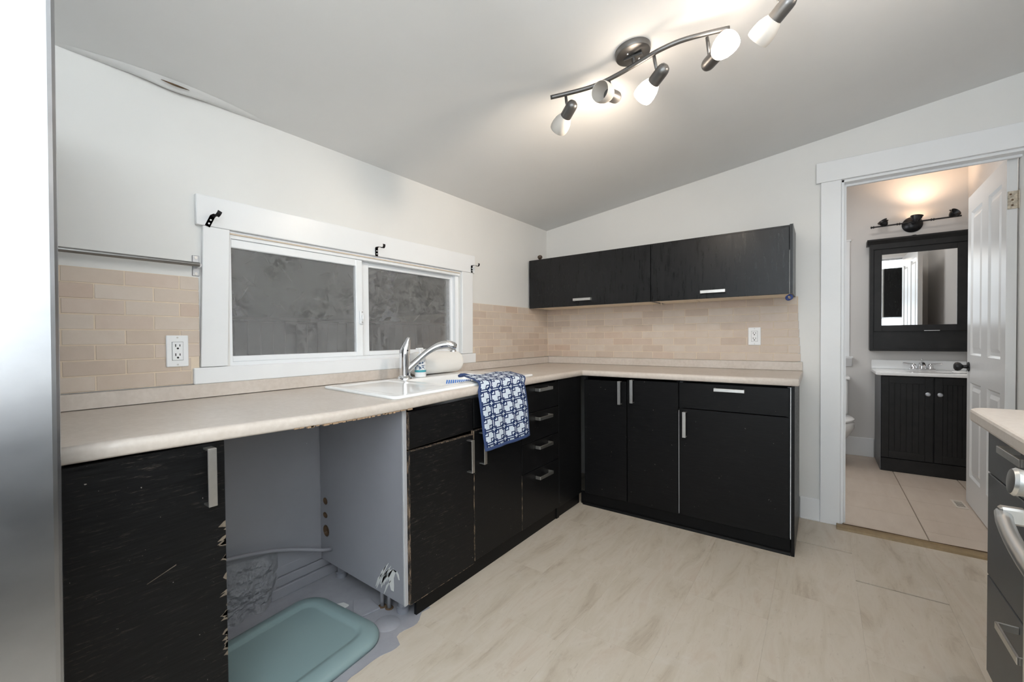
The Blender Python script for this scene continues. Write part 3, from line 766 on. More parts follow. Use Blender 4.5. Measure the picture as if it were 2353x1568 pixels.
# wall cabinets
UZ0, UZ1, UX = 1.372, 1.765, -0.315
def upper(y0, y1, label, hy, hz, endp):
    t = thing('wall_cabinet', (-0.16, (y0 + y1) / 2, UZ0), label, 'cabinet')
    m = MB(); q = 0.016
    m.box((UX + 0.019, y0, UZ0 + 0.002), (-0.012, y0 + q, UZ1)); m.box((UX + 0.019, y1 - q, UZ0 + 0.002), (-0.012, y1, UZ1))
    m.box((UX + 0.019, y0 + q, UZ1 - q), (-0.012, y1 - q, UZ1)); m.box((-0.016, y0 + q, UZ0 + q), (-0.012, y1 - q, UZ1 - q))
    m.build('carcass', 'black_upper', t)
    box('bottom_panel', (UX + 0.019, y0 + q, UZ0 + 0.001), (-0.016, y1 - q, UZ0 + q), 'birch_underside', t)
    d = box('flap_door', (UX, y0 + (0.016 if endp else 0.001), UZ0), (UX + 0.018, y1 - 0.001, UZ1 - (0.012 if endp else 0.004)), 'black_upper', t, 0.0015)
    handle(d, (UX, hy, hz), 'h', 0.140, 0.019, out=0.030, face='x', mat='nickel')
    return t
t = upper(-0.985, -0.016, 'black wall cabinet with flap door in the corner, left of the two', -0.490, 1.4175, False)
t2 = upper(-1.771, -0.987, 'black wall cabinet with glossy flap door, right of the two, nearer the doorway', -1.367, 1.412, True)
box('end_panel', (UX - 0.002, -1.7725, UZ0), (-0.003, -1.7712, UZ1 + 0.002), 'carcass_grey', t2)
box('front_lip', (UX - 0.001, -1.7709, UZ0 + 0.002), (UX + 0.018, -1.757, UZ1), 'black_upper', t2)
box('white_strip', (UX - 0.0005, -1.7565, UZ0), (UX + 0.01, -1.7555, 1.62), 'white_plastic', t2)
hk = MB().tube([(-0.20, -1.02, 1.3735), (-0.20, -1.02, 1.366), (-0.205, -1.025, 1.358), (-0.21, -1.03, 1.352)], 0.003, 6); hk.build('wire_clip', 'cream_grout', t2)
hk = MB().tube([(-0.20, -1.25, 1.3735), (-0.205, -1.26, 1.366), (-0.215, -1.272, 1.36)], 0.0025, 6); hk.build('wire_clip', 'cream_grout', t2)
# roll of blue tape hanging under the end, and the brown wooden finial on top
bt = MB()
for k in range(3): bt.tube([(-0.298 + 0.002 * math.cos(a) , -1.757 + 0.013 * math.cos(a) + 0.003 * k, 1.354 + 0.014 * math.sin(a) - 0.002 * k) for a in [j * PI / 8 for j in range(17)]], 0.0032, 8)
tag(bt.build('cable_tie', 'blue_tape'), 'small coil of dark blue cord hanging under the end of the wall cabinet', 'cord')
tag(MB().lathe((-0.262, -0.088, UZ1), (0, 0, 1), [(0, 0), (0.012, 0), (0.009, 0.008), (0.016, 0.014), (0.020, 0.024), (0.017, 0.035), (0.008, 0.041), (0, 0.042)], 18).build('wooden_knob', 'brown_knob'), 'small round brown knob lying on top of the wall cabinet in the corner', 'knob')

# ------------------------------------------------------------------ outlets
def outlet(label, c, plane):
    t = thing('wall_outlet', c, label, 'outlet')
    def T(a, d, z): return (c[0] + a, c[1] - d, c[2] + z) if plane == 'y' else (c[0] - d, c[1] - a, c[2] + z)
    def bx(nm, a0, a1, d0, d1, z0, z1, mat, par, bev=0.0):
        p, q = T(a0, d0, z0), T(a1, d1, z1)
        return box(nm, [min(p[i], q[i]) for i in range(3)], [max(p[i], q[i]) for i in range(3)], mat, par, bev)
    bx('cover_plate', -0.035, 0.035, 0.0, 0.006, -0.058, 0.058, 'white_plastic', t, 0.0025)
    rc = bx('receptacle', -0.0168, 0.0168, 0.005, 0.0085, -0.0335, 0.0335, 'white_plastic', t, 0.001)
    bx('gap_line', -0.0178, 0.0178, 0.005, 0.00625, -0.0345, 0.0345, 'carcass_grey', t)
    for z_ in (0.017, -0.017):
        for a0, a1, h in ((-0.0082, -0.0052, 0.0050), (0.0052, 0.0080, 0.0042)):
            bx('slot', a0, a1, 0.0080, 0.0088, z_ - h + 0.004, z_ + h + 0.004, 'dark_slot', rc)
        p = T(0, 0.008, z_ - 0.007); q = T(0, 0.0088, z_ - 0.007)
        MB().cyl(p, q, 0.0036, n=12).build('ground_hole', 'dark_slot', rc)
    for z_ in (0.050, -0.050):
        MB().cyl(T(0, 0.0055, z_), T(0, 0.0068, z_), 0.0032, n=12).build('screw', 'nickel', t)
outlet('white duplex outlet on the tiles left of the window', (-2.740, -0.0105, 1.097), 'y')
outlet('white duplex outlet on the tiles below the wall cabinets', (-0.0105, -1.555, 1.131), 'x')

# ------------------------------------------------------------------ towel rail and curtain-rod hooks
t = thing('utensil_rail', (-2.9, -0.03, 1.42), 'brushed steel rail mounted on the white wall above the left tiles', 'rail')
MB().cyl((-3.62, -0.040, 1.4225), (-2.672, -0.040, 1.4225), 0.0085, n=18).build('rod', 'rail_steel', t)
for x in (-2.672, -3.58):
    br = MB().box((x - 0.012, -0.004, 1.383), (x + 0.012, -0.0005, 1.462), 0.002).build('bracket', 'galvanised', t)
    MB().cyl((x, -0.004, 1.4225), (x, -0.034, 1.4225), 0.010, n=16).build('boss', 'galvanised', br)
    for z_ in (1.453, 1.392): MB().cyl((x, -0.004, z_), (x, -0.0062, z_), 0.0055, n=12).build('screw', 'nickel', br)
def hook(x, z, rot, label):
    t = thing('curtain_rod_hook', (x, -0.022, z), label, 'hook', 'curtain rod brackets above the window')
    R_ = Matrix.Translation((x, -0.0215, z)) @ Matrix.Rotation(rot, 4, 'Y')
    def pl(pts, wd):
        m_ = MB(); b_ = bmesh.new(); L_ = []
        for (y, zz) in pts: L_.append((b_.verts.new((-wd, y, zz)), b_.verts.new((wd, y, zz))))
        for a_, c_ in zip(L_, L_[1:]): b_.faces.new((a_[0], a_[1], c_[1], c_[0]))
        bmesh.ops.solidify(b_, geom=b_.faces[:], thickness=0.0016)
        bmesh.ops.recalc_face_normals(b_, faces=b_.faces[:])
        m_._merge(b_, R_); return m_
    pl([(-0.001, -0.022), (-0.001, 0.022), (-0.004, 0.025)], 0.009).build('back_plate', 'hook_black', t)
    pts = [(-0.004, 0.025), (-0.022, 0.025), (-0.040, 0.022)] + [(-0.052 + 0.013 * math.cos(a), 0.027 + 0.013 * math.sin(a)) for a in [-0.6 - k * 0.45 for k in range(8)]]
    pl(pts, 0.008).build('arm', 'hook_black', t)
    for zz in (0.006, -0.010):
        p = R_ @ Vector((0, -0.002, zz)); q = R_ @ Vector((0, -0.0042, zz)); MB().cyl(p, q, 0.0034, n=10).build('screw', 'white_plastic', t)
hook(-2.628, 1.598, 0.42, 'black curtain rod bracket hanging askew at the left end of the window head')
hook(-1.838, 1.600, 0.0, 'black curtain rod bracket over the middle of the window')
hook(-1.049, 1.603, 0.0, 'black curtain rod bracket at the right end of the window head')

# ------------------------------------------------------------------ sink, faucet and what stands there
t = thing('kitchen_sink', (-1.7, -0.35, CT), 'white drop-in sink with a flat drainboard on the left, set in the beige worktop', 'sink')
OX0, OX1, OY0, OY1 = -2.208, -1.195, -0.603, -0.098
BX0_, BX1_, BY0_, BY1_ = -1.835, -1.365, -0.515, -0.215
def rrect(x0, x1, y0, y1, r, n_=6):
    out = []
    for cx, cy, a0 in ((x1 - r, y1 - r, 0), (x0 + r, y1 - r, PI / 2), (x0 + r, y0 + r, PI), (x1 - r, y0 + r, 1.5 * PI)):
        out += [(cx + r * math.cos(a0 + k * PI / 2 / n_), cy + r * math.sin(a0 + k * PI / 2 / n_)) for k in range(n_ + 1)]
    return out
m = MB(); b = bmesh.new(); ZR = CT + 0.013
def loft(loops):
    rs = [[b.verts.new(p) for p in lp] for lp in loops]
    for r0, r1 in zip(rs, rs[1:]):
        nn = len(r0)
        for k in range(nn):
            fc = b.faces.new((r0[k], r0[(k + 1) % nn], r1[(k + 1) % nn], r1[k])); fc.smooth = True
    return rs
ro = lambda ins, z: [(x, y, z) for x, y in rrect(OX0 + ins, OX1 - ins, OY0 + ins, OY1 - ins, 0.022 - ins * 0.5 if ins < 0.03 else 0.012)]
outer = loft([ro(0.004, CT + 0.0005), ro(0.0, CT + 0.004), ro(0.0, ZR - 0.004), ro(0.004, ZR), ro(0.018, ZR)])
def pocket(x0, x1, y0, y1, steps, r):
    loops = [[(x, y, z) for x, y in rrect(x0 + i, x1 - i, y0 + i, y1 - i, max(0.01, r - i))] for i, z in steps]
    rs = loft(loops); b.faces.new(rs[-1]); return rs[0]
bowl = pocket(BX0_, BX1_, BY0_, BY1_, [(0.0, ZR - 0.0), (0.004, ZR - 0.004), (0.010, ZR - 0.02), (0.018, CT - 0.12), (0.04, CT - 0.155), (0.09, CT - 0.165)], 0.06)
drn = pocket(-2.165, -1.875, -0.560, -0.145, [(0.0, ZR), (0.010, ZR - 0.0025), (0.022, ZR - 0.004)], 0.03)
edges = []
for lp in (outer[-1], bowl, drn):
    for k in range(len(lp)): edges.append(b.edges.get((lp[k], lp[(k + 1) % len(lp)])))
bmesh.ops.triangle_fill(b, use_beauty=True, edges=edges)
bmesh.ops.recalc_face_normals(b, faces=b.faces[:])
m._merge(b); m.warp(lambda c: (c.x, c.y, c.z + sag(c.x, c.y)))
m.build('basin', 'porcelain', t)
MB().lathe((-1.60, -0.36, CT - 0.165), (0, 0, 1), [(0, 0.004), (0.02, 0.003), (0.032, 0.005), (0.042, 0.003), (0.042, 0.0)], 20).build('drain_strainer', 'chrome', t)

FXB, FYB, FZ = -1.782, -0.172, ZR - 0.003
t = thing('kitchen_faucet', (FXB, FYB, FZ), 'chrome single-lever pull-out faucet with spout reaching over the sink', 'faucet')
MB().lathe((FXB, FYB, FZ), (0, 0, 1), [(0, 0), (0.041, 0), (0.041, 0.004), (0.037, 0.010), (0.030, 0.016), (0.031, 0.020), (0, 0.020)], 24).build('base_ring', 'chrome', t)
MB().lathe((FXB, FYB, FZ), (0, 0, 1), [(0.0, 0.019), (0.028, 0.019), (0.027, 0.06), (0.0275, 0.10), (0.029, 0.130), (0.029, 0.136), (0.0, 0.137)], 24).build('body', 'chrome', t)
lv = MB()
LV = [(0.0, 0.0, 0.0285), (0.018, 0.002, 0.0275), (0.036, 0.007, 0.0235), (0.052, 0.012, 0.0185), (0.066, 0.0165, 0.0140), (0.076, 0.019, 0.0115), (0.081, 0.0195, 0.0085), (0.083, 0.0195, 0.0035)]
def lever(u, v):
    a = 2 * PI * u; h, of, r = LV[min(len(LV) - 1, int(round(v * (len(LV) - 1))))]
    return (FXB + 0.80 * of + r * math.cos(a), FYB - 0.60 * of + r * math.sin(a), FZ + 0.1365 + h)
lv.grid(lever, 24, len(LV) - 1, closed_u=True)
lv.build('lever', 'chrome', t)
MB().sphere((FXB - 0.004, FYB - 0.0285, FZ + 0.150), 0.004, 10).build('indicator', 'dark_slot', t)
tip = Vector((-1.562, -0.300, 1.094)); st_ = Vector((FXB + 0.004, FYB - 0.004, FZ + 0.045))
def bez(p0, p1, p2, p3, k, n_=18):
    u = k / n_; return p0 * (1 - u) ** 3 + p1 * 3 * u * (1 - u) ** 2 + p2 * 3 * u * u * (1 - u) + p3 * u ** 3
sp_pts = [bez(st_, st_ + Vector((0.07, -0.041, 0.055)), tip + Vector((-0.095, 0.056, 0.022)), tip + Vector((0.0, 0, 0.004)), k) for k in range(19)]
MB().tube(sp_pts, [0.021 - 0.005 * math.sin(PI * min(1.0, k / 14)) + 0.003 * max(0, (k - 12) / 6) for k in range(19)], 16).build('spout', 'chrome', t)
dd = Vector((0.80, -0.47, -0.38)).normalized()
hd = MB().lathe(tip - dd * 0.038, dd, [(0, 0), (0.020, 0.0), (0.0245, 0.016), (0.0265, 0.040), (0.0255, 0.056), (0.019, 0.064), (0, 0.065)], 20)
hd.cyl(tip + dd * 0.012 + Vector((0, 0, -0.014)), tip + dd * 0.012 + Vector((0, 0, -0.027)), 0.015, 0.017, 16)
hd.build('spray_head', 'chrome', t)

SBX, SBY = -1.668, -0.168
t = thing('soap_bottle', (SBX, SBY, ZR), 'white pump soap bottle with blue leaf print and teal band behind the faucet', 'bottle')
MB().lathe((SBX, SBY, ZR - 0.0005), (0, 0, 1), [(0, 0), (0.029, 0), (0.031, 0.004), (0.031, 0.090), (0.028, 0.102), (0.012, 0.110), (0.012, 0.116), (0, 0.116)], 24).build('bottle_body', 'white_plastic', t)
MB().lathe((SBX, SBY, ZR + 0.026), (0, 0, 1), [(0.0313, 0), (0.0316, 0.001), (0.0316, 0.011), (0.0313, 0.012)], 24).build('teal_band', 'teal_print', t)
lf = MB(); rnd = random.Random(3)
for q in range(16):
    a = math.radians(205 + rnd.uniform(-62, 72)); h = ZR + 0.046 + rnd.uniform(0, 0.036); rot = rnd.uniform(-0.9, 0.9); L_ = rnd.uniform(0.010, 0.019)
    pts = []
    for (u, v_) in ((-1, 0), (-0.3, 0.28), (0.5, 0.22), (1, 0), (0.4, -0.24), (-0.4, -0.26)):
        uu = (u * math.cos(rot) - v_ * math.sin(rot)) * L_; vv = (u * math.sin(rot) + v_ * math.cos(rot)) * L_
        an = a + uu / 0.031; pts.append((SBX + 0.0314 * math.cos(an), SBY + 0.0314 * math.sin(an), h + vv))
    b_ = bmesh.new(); b_.faces.new([b_.verts.new(p) for p in pts]); lf._merge(b_)
o = lf.build('leaf_print', 'navy_print', t); o['kind'] = 'stuff'
pp = MB().cyl((SBX, SBY, ZR + 0.114), (SBX, SBY, ZR + 0.126), 0.014, n=18).cyl((SBX, SBY, ZR + 0.126), (SBX, SBY, ZR + 0.150), 0.005, n=12)
pp.box((SBX - 0.012, SBY - 0.010, ZR + 0.148), (SBX + 0.016, SBY + 0.010, ZR + 0.158), 0.003).box((SBX - 0.03, SBY - 0.005, ZR + 0.150), (SBX - 0.008, SBY + 0.005, ZR + 0.157), 0.002)
pp.build('pump', 'white_plastic', t)

t = thing('paper_towel_roll', (-1.47, -0.092, ZR), 'plump white paper towel roll lying against the upstand behind the sink', 'paper roll')
RC = Vector((-1.645, -0.090, ZR + 0.0655 + 0.001)); R0 = 0.0655
MB().lathe(RC, (1, 0, 0), [(0.020, 0.0), (0.055, 0.0), (0.063, 0.006), (R0, 0.02), (R0, 0.335), (0.062, 0.352), (0.050, 0.364), (0.030, 0.368), (0.020, 0.366)], 40).build('paper', 'paper_white', t)
MB().lathe(RC, (1, 0, 0), [(0.018, 0.0), (0.020, 0.0), (0.020, 0.368), (0.018, 0.368)], 24).build('core_tube', 'raw_mdf', t)

t = thing('dish_brush', (-1.66, -0.47, ZR), 'white dish brush with blue bristles lying in the sink bowl', 'brush')
zb = CT - 0.02
br = MB().box((-1.80, -0.485, zb - 0.006), (-1.60, -0.465, zb + 0.004), 0.004)
br.build('brush_block', 'white_plastic', t)
bb = MB()
for k in range(12):
    x = -1.792 + k * 0.0155; bb.cyl((x, -0.475, zb + 0.003), (x + 0.012, -0.475, zb + 0.040 - 0.0010 * k), 0.0028, 0.0036, 6)
o = bb.build('bristles', 'brush_blue', t); o['kind'] = 'stuff'

# towel draped over the sink rim and the worktop edge
t = thing('dish_towel', (-1.5, -0.55, CT), 'white dish towel with navy lattice pattern draped over the worktop edge by the sink', 'towel')
path = [(-0.425, CT + 0.024), (-0.46, CT + 0.026), (-0.50, CT + 0.023), (-0.56, CT + 0.020), (-0.605, CT + 0.018), (-0.628, CT + 0.012), (-0.641, CT + 0.0), (-0.6455, CT - 0.03), (-0.652, CT - 0.08), (-0.656, CT - 0.14), (-0.655, CT - 0.2), (-0.654, CT - 0.26), (-0.654, CT - 0.305)]
acc = [0.0]
for (a0, b0), (a1, b1) in zip(path, path[1:]): acc.append(acc[-1] + math.hypot(a1 - a0, b1 - b0))
TL_ = acc[-1]
def on_path(s_):
    s_ = max(0, min(TL_, s_))
    for k in range(len(path) - 1):
        if acc[k] <= s_ <= acc[k + 1] + 1e-9:
            q = (s_ - acc[k]) / (acc[k + 1] - acc[k]); q2 = q
            return (path[k][0] + (path[k + 1][0] - path[k][0]) * q2, path[k][1] + (path[k + 1][1] - path[k][1]) * q2)
def towel_pt(u, v, off=0.0):
    s_ = v * TL_; y, z = on_path(s_)
    hang = max(0.0, (s_ - 0.25) / (TL_ - 0.25))
    xl = -1.628 - 0.133 * min(1, s_ / 0.26) + 0.030 * hang ** 2; xr = -1.215 - 0.150 * min(1, s_ / 0.25) ** 1.2 + 0.028 * hang
    x = xl + (xr - xl) * u
    if hang > 0:
        y -= 0.004 + 0.010 * hang * (0.5 + 0.5 * math.sin(u * 9.0 + 0.6)) + 0.002 * math.sin(u * 23)
        z += -0.006 * hang * math.sin(u * PI)
    else:
        z += 0.003 * math.sin(u * 11) * (s_ < 0.2) + 0.004 * max(0, 1 - u * 6) * (s_ < 0.15)
    z += sag(x, -0.6) * (1 - u) * 0.5
    return Vector((x, y - off * (0.6 if hang > 0 else 0), z + off * (0 if hang > 0 else 0.8)))
def towel_mesh(name, mat, u0, u1, v0, v1, nu, nv, off, cells=(4.5, 8.5)):
    b_ = bmesh.new(); uvl = b_.loops.layers.uv.new('UVMap'); g_ = [[b_.verts.new(towel_pt(u0 + (u1 - u0) * i / nu, v0 + (v1 - v0) * j / nv, off)) for j in range(nv + 1)] for i in range(nu + 1)]
    for i in range(nu):
        for j in range(nv):
            fc = b_.faces.new((g_[i][j], g_[i + 1][j], g_[i + 1][j + 1], g_[i][j + 1])); fc.smooth = True
            for lp, (ii, jj) in zip(fc.loops, ((i, j), (i + 1, j), (i + 1, j + 1), (i, j + 1))):
                lp[uvl].uv = ((u0 + (u1 - u0) * ii / nu) * cells[0], (v0 + (v1 - v0) * jj / nv) * cells[1])
    bmesh.ops.recalc_face_normals(b_, faces=b_.faces[:])
    cc = Vector((-1.5, -0.6, 0.85))
    for v_ in b_.verts: v_.co -= cc
    me = bpy.data.meshes.new(name); b_.to_mesh(me); b_.free(); me.materials.append(MATS[mat])
    o_ = bpy.data.objects.new(name, me); _finish(o_, cc, t)
    sd = o_.modifiers.new('thickness', 'SOLIDIFY'); sd.thickness = 0.003; sd.offset = 0
    return o_
towel_mesh('woven_cloth', 'towel_weave', 0.035, 0.968, 0.0, 0.972, 40, 60, 0.0)
towel_mesh('hem', 'navy_cloth', 0.0, 0.036, 0.0, 1.0, 3, 60, 0.0008)
towel_mesh('hem', 'navy_cloth', 0.967, 1.0, 0.0, 1.0, 3, 60, 0.0008)
towel_mesh('hem', 'navy_cloth', 0.0, 1.0, 0.971, 1.0, 40, 3, 0.0008)
MB().tube([towel_pt(0.0, 0.0) + Vector((-0.006, 0.008, -0.001)), towel_pt(0.0, 0.01) + Vector((0, 0, 0.003)), towel_pt(0.06, 0.02) + Vector((0, 0, 0.003)), towel_pt(0.14, 0.05)], [0.007, 0.010, 0.009, 0.004], 10).build('rolled_corner', 'navy_cloth', t)

# ------------------------------------------------------------------ empty dishwasher bay
bp = box('painted_board', (-2.812, -0.009, 0.13), (-2.170, -0.001, 0.878), 'grey_paint', wall_left)
m = MB()
def plaster(u, v):
    x = -2.812 + u * 0.43; z = -0.004 + v * 0.255 * (1.0 - 0.18 * u)
    edge_ = min(1.0, (1 - u) * 7) * min(1.0, (1 - v) * 6)
    nz = mnoise.fractal(Vector((x * 11, z * 14, 3.0)), 0.9, 2.0, 5)
    n2 = mnoise.noise(Vector((x * 45, z * 45, 9.0)))
    y = -0.010 - edge_ * (0.026 + 0.028 * nz + 0.006 * n2 + 0.02 * (1 - v))
    return (x, y, z)
m.grid(plaster, 110, 70, smooth=False); m.build('rough_plaster', 'grey_rough', wall_left)
sk = struct(empty('baseboard_left', (-2.3, -0.01, 0)))
for k, (z0, z1, d_) in enumerate(((0.0, 0.046, 0.030), (0.046, 0.085, 0.020), (0.085, 0.130, 0.012))):
    box('board', (-2.42, -d_, z0 + 0.001), (-2.03, -0.0005, z1), 'grey_paint', sk, 0.003)
MB().tube([(-2.812, -0.030, 0.272), (-2.70, -0.038, 0.272), (-2.60, -0.046, 0.268), (-2.50, -0.048, 0.252), (-2.42, -0.046, 0.232), (-2.34, -0.052, 0.208), (-2.27, -0.070, 0.184), (-2.215, -0.090, 0.166), (-2.176, -0.100, 0.158)], 0.0085, 10).build('conduit', 'grey_paint', bpy.data.objects['wall_left'])
# thin painted subfloor in the bay, broken sheet edge, pipe stubs
sf = MB(); rnd = random.Random(9)
pts = [(-2.812, -0.02, -0.0055), (-2.812, -0.67, -0.0055)]
x = -2.812
while x < -2.06:
    pts.append((x, -0.655 + 0.05 * mnoise.noise(Vector((x * 9, 0, 0))) + (0.035 if x > -2.25 else 0), -0.0055)); x += 0.02
pts += [(-2.03, -0.60, -0.0055), (-2.03, -0.02, -0.0055)]
sf.prism(pts[2:] + pts[:1], (0, 0, 0.0064)); sf.build('painted_patch', 'subfloor_paint', f)
fl = MB().prism([(-2.20, -0.30, 0.001), (-2.15, -0.36, 0.001), (-2.165, -0.44, 0.001), (-2.245, -0.425, 0.001), (-2.262, -0.39, 0.001)], (0, 0, 0.007), 0.002)
tag(fl.build('broken_sheet', 'subfloor_paint'), 'broken piece of grey sheet flooring lying against the sink cabinet in the empty bay', 'debris')
cp = MB().prism([(-2.265, -0.268, 0.001), (-2.236, -0.285, 0.001), (-2.232, -0.318, 0.001), (-2.262, -0.322, 0.001), (-2.275, -0.298, 0.001)], (0, 0, 0.008), 0.003)
tag(cp.build('paint_chip', 'plaster_chip'), 'small pale chip of paint on the grey floor of the empty bay', 'debris')
gp = MB().lathe((-2.205, -0.535, 0.0009), (0, 0, 1), [(0, 0.004), (0.045, 0.003), (0.052, 0.0), (0, 0)], 18)
gp.build('round_stain', 'subfloor_paint', f)
for k, (x, y, lab) in enumerate(((-2.150, -0.430, 'thin grey water pipe rising from the floor under the sink cabinet, nearer the wall'), (-2.140, -0.463, 'thin grey water pipe rising from the floor beside the cabinet leg'))):
    pz = MB().tube([(x + 0.004, y, 0.001), (x + 0.003, y, 0.08), (x + 0.0, y + 0.004, 0.20), (x, y + 0.004, 0.33)], 0.0088, 12)
    tg = thing('water_pipe', (x, y, 0), lab, 'pipe'); pz.build('tube', 'grey_paint', tg)
    MB().lathe((x + 0.004, y, 0.0009), (0, 0, 1), [(0.0095, 0.003), (0.016, 0.002), (0.018, 0.0)], 14).build('floor_collar', 'raw_wood', tg)
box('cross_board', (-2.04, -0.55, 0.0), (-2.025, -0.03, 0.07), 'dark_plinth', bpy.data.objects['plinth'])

# storage-bin lid
lid = thing('storage_bin_lid', (-2.53, -0.39, 0.0), 'sage green plastic storage bin lid lying on the floor of the empty dishwasher bay', 'lid')
m = MB(); b = bmesh.new()
LX0, LX1, LY0, LY1 = -2.795, -2.262, -0.625, -0.155
def lrr(ins, z, r=0.10): return [(x, y, z) for x, y in rrect(LX0 + ins, LX1 - ins, LY0 + ins, LY1 - ins, max(0.02, r - ins * 0.7), 8)]
def loft2(loops):
    rs = [[b.verts.new(p) for p in lp] for lp in loops]
    for r0, r1 in zip(rs, rs[1:]):
        nn = len(r0)
        for k in range(nn):
            fc = b.faces.new((r0[k], r0[(k + 1) % nn], r1[(k + 1) % nn], r1[k])); fc.smooth = True
    return rs
rs = loft2([lrr(0.006, 0.002), lrr(0.0, 0.003), lrr(0.0, 0.014), lrr(0.004, 0.022), lrr(0.012, 0.028), lrr(0.030, 0.034), lrr(0.050, 0.037), lrr(0.060, 0.036), lrr(0.070, 0.029), lrr(0.078, 0.027)])
b.faces.new(rs[-1]); bmesh.ops.recalc_face_normals(b, faces=b.faces[:]); m._merge(b)
RT = Matrix.Translation((-2.53, -0.39, 0)) @ Matrix.Rotation(0.09, 4, 'Z') @ Matrix.Translation((2.53, 0.39, 0))
m.bm.transform(RT); m.build('rim_and_panel', 'sage_plastic', lid)

# ------------------------------------------------------------------ refrigerator
fg = thing('refrigerator', (-3.6, -0.43, 0.0), 'tall stainless steel refrigerator beside the worktop', 'refrigerator')
RF = Matrix.Translation((-3.155, -0.9, 1.1)) @ Matrix.Rotation(0.0066, 4, 'Y') @ Matrix.Translation((3.155, 0.9, -1.1))
def fbox(nm, lo, hi, mat, bev, seg=3):
    m_ = MB().box(lo, hi, bev, seg); m_.bm.transform(RF); return m_.build(nm, mat, fg)
fbox('body', (-3.98, -0.72, 0.02), (-3.163, -0.05, 1.80), 'carcass_grey', 0.006)
fbox('door', (-3.984, -0.845, 0.03), (-3.152, -0.725, 1.81), 'fridge_steel', 0.012)
fbox('handle', (-3.93, -0.90, 0.8), (-3.905, -0.885, 1.55), 'nickel', 0.004)
for z_ in (0.82, 1.52): fbox('handle_mount', (-3.928, -0.886, z_), (-3.907, -0.843, z_ + 0.02), 'nickel', 0.002)

# ------------------------------------------------------------------ right-hand counter, drawers and range
t = thing('worktop', (-1.7, -2.58, CT - TH), 'short beige worktop with rounded corner beside the range', 'worktop')
pts = [(-2.002, -2.228), (-1.42, -2.245)] + [(-1.42 + 0.055 * math.sin(a), -2.300 + 0.055 * math.cos(a)) for a in [k * PI / 12 for k in range(1, 7)]] + [(-1.365, YN + 0.002), (-2.002, YN + 0.002)]
MB().prism([(x, y, CT - TH) for x, y in pts], (0, 0, TH), 0.008).build('slab', 'worktop_laminate', t)
t = thing('drawer_cabinet', (-1.7, -2.58, 0.0), 'dark grey three-drawer base unit under the short worktop by the range', 'cabinet')
FR = -2.285
box('carcass', (-1.998, -2.90, 0.14), (-1.402, FR - 0.02, 0.872), 'grey_front', t, 0.001)
for z0, z1, hz in ((0.732, 0.868, 0.845), (0.431, 0.728, None), (0.143, 0.427, 0.400)):
    d = box('drawer_front', (-1.997, FR - 0.0185, z0), (-1.402, FR, z1), 'grey_front', t, 0.0015)
    if hz: handle(d, (-1.735, FR, hz), 'h', 0.155, 0.018, out=0.040, face='Y')
box('toe_board', (-1.99, -2.36, 0.0), (-1.41, -2.345, 0.14), 'dark_plinth', t)
t = thing('range', (-2.39, -2.55, 0.0), 'stainless steel range with front knobs and bowed oven handle, at the frame edge', 'range')
RY = -2.205
box('body', (-2.765, -2.905, 0.03), (-2.006, RY - 0.03, 0.912), 'steel_range', t, 0.003)
box('oven_door', (-2.762, RY - 0.03, 0.24), (-2.009, RY, 0.812), 'steel_range', t, 0.006, 2)
box('oven_window', (-2.66, RY - 0.002, 0.33), (-2.035, RY + 0.0015, 0.655), 'black_glass', t, 0.001)
box('bottom_drawer', (-2.762, RY - 0.03, 0.06), (-2.009, RY, 0.225), 'steel_range', t, 0.006, 2)
MB().prism([(-2.765, RY - 0.03, 0.818), (-2.765, RY + 0.002, 0.820), (-2.765, RY - 0.010, 0.900), (-2.765, RY - 0.03, 0.912)], (0.759, 0, 0), 0.004).build('control_panel', 'steel_range', t)
for k in range(5):
    x = -2.098 - k * 0.148
    kn = MB().lathe((x, RY - 0.006, 0.864), (0, 1, 0.10), [(0, 0), (0.030, 0), (0.030, 0.005), (0.024, 0.008), (0.0235, 0.030), (0.0255, 0.038), (0.022, 0.043), (0, 0.045)], 24)
    kn.build('knob', 'steel_range', t)
hp = [(-2.756 + 0.744 * u, RY + 0.026 + 0.030 * math.sin(PI * u) ** 0.8, 0.783 - 0.014 * math.sin(PI * u)) for u in [k / 16 for k in range(17)]]
MB().tube(hp, 0.0120, 14).build('oven_handle', 'steel_range', t)
for x in (-2.748, -2.020): MB().box((x - 0.011, RY - 0.002, 0.768), (x + 0.011, RY + 0.034, 0.800), 0.004).build('handle_mount', 'steel_range', t)
box('cooktop', (-2.765, -2.90, 0.912), (-2.006, RY - 0.03, 0.922), 'black_glass', t, 0.002)
t = thing('base_cabinet', (-3.2, -2.6, 0.0), 'dark grey base cabinet left of the range, seen only as a reflection in the refrigerator', 'cabinet')
box('carcass', (-3.95, -2.90, 0.14), (-2.775, FR - 0.02, 0.872), 'grey_front', t, 0.001)
for k in range(2):
    d = box('door', (-3.948 + 0.587 * k, FR - 0.0185, 0.143), (-3.365 + 0.587 * k, FR, 0.868), 'grey_front', t, 0.0015)
    handle(d, (-3.40 + 0.07 * k, FR, 0.78), 'v', 0.15, 0.019, face='Y')
box('toe_board', (-3.95, -2.36, 0.0), (-2.78, -2.345, 0.14), 'dark_plinth', t)
t = thing('worktop', (-3.2, -2.58, CT - TH), 'beige worktop left of the range, seen only as a reflection in the refrigerator', 'worktop')
MB().box((-3.95, YN + 0.002, CT - TH), (-2.768, -2.245, CT), 0.008).build('slab', 'worktop_laminate', t)
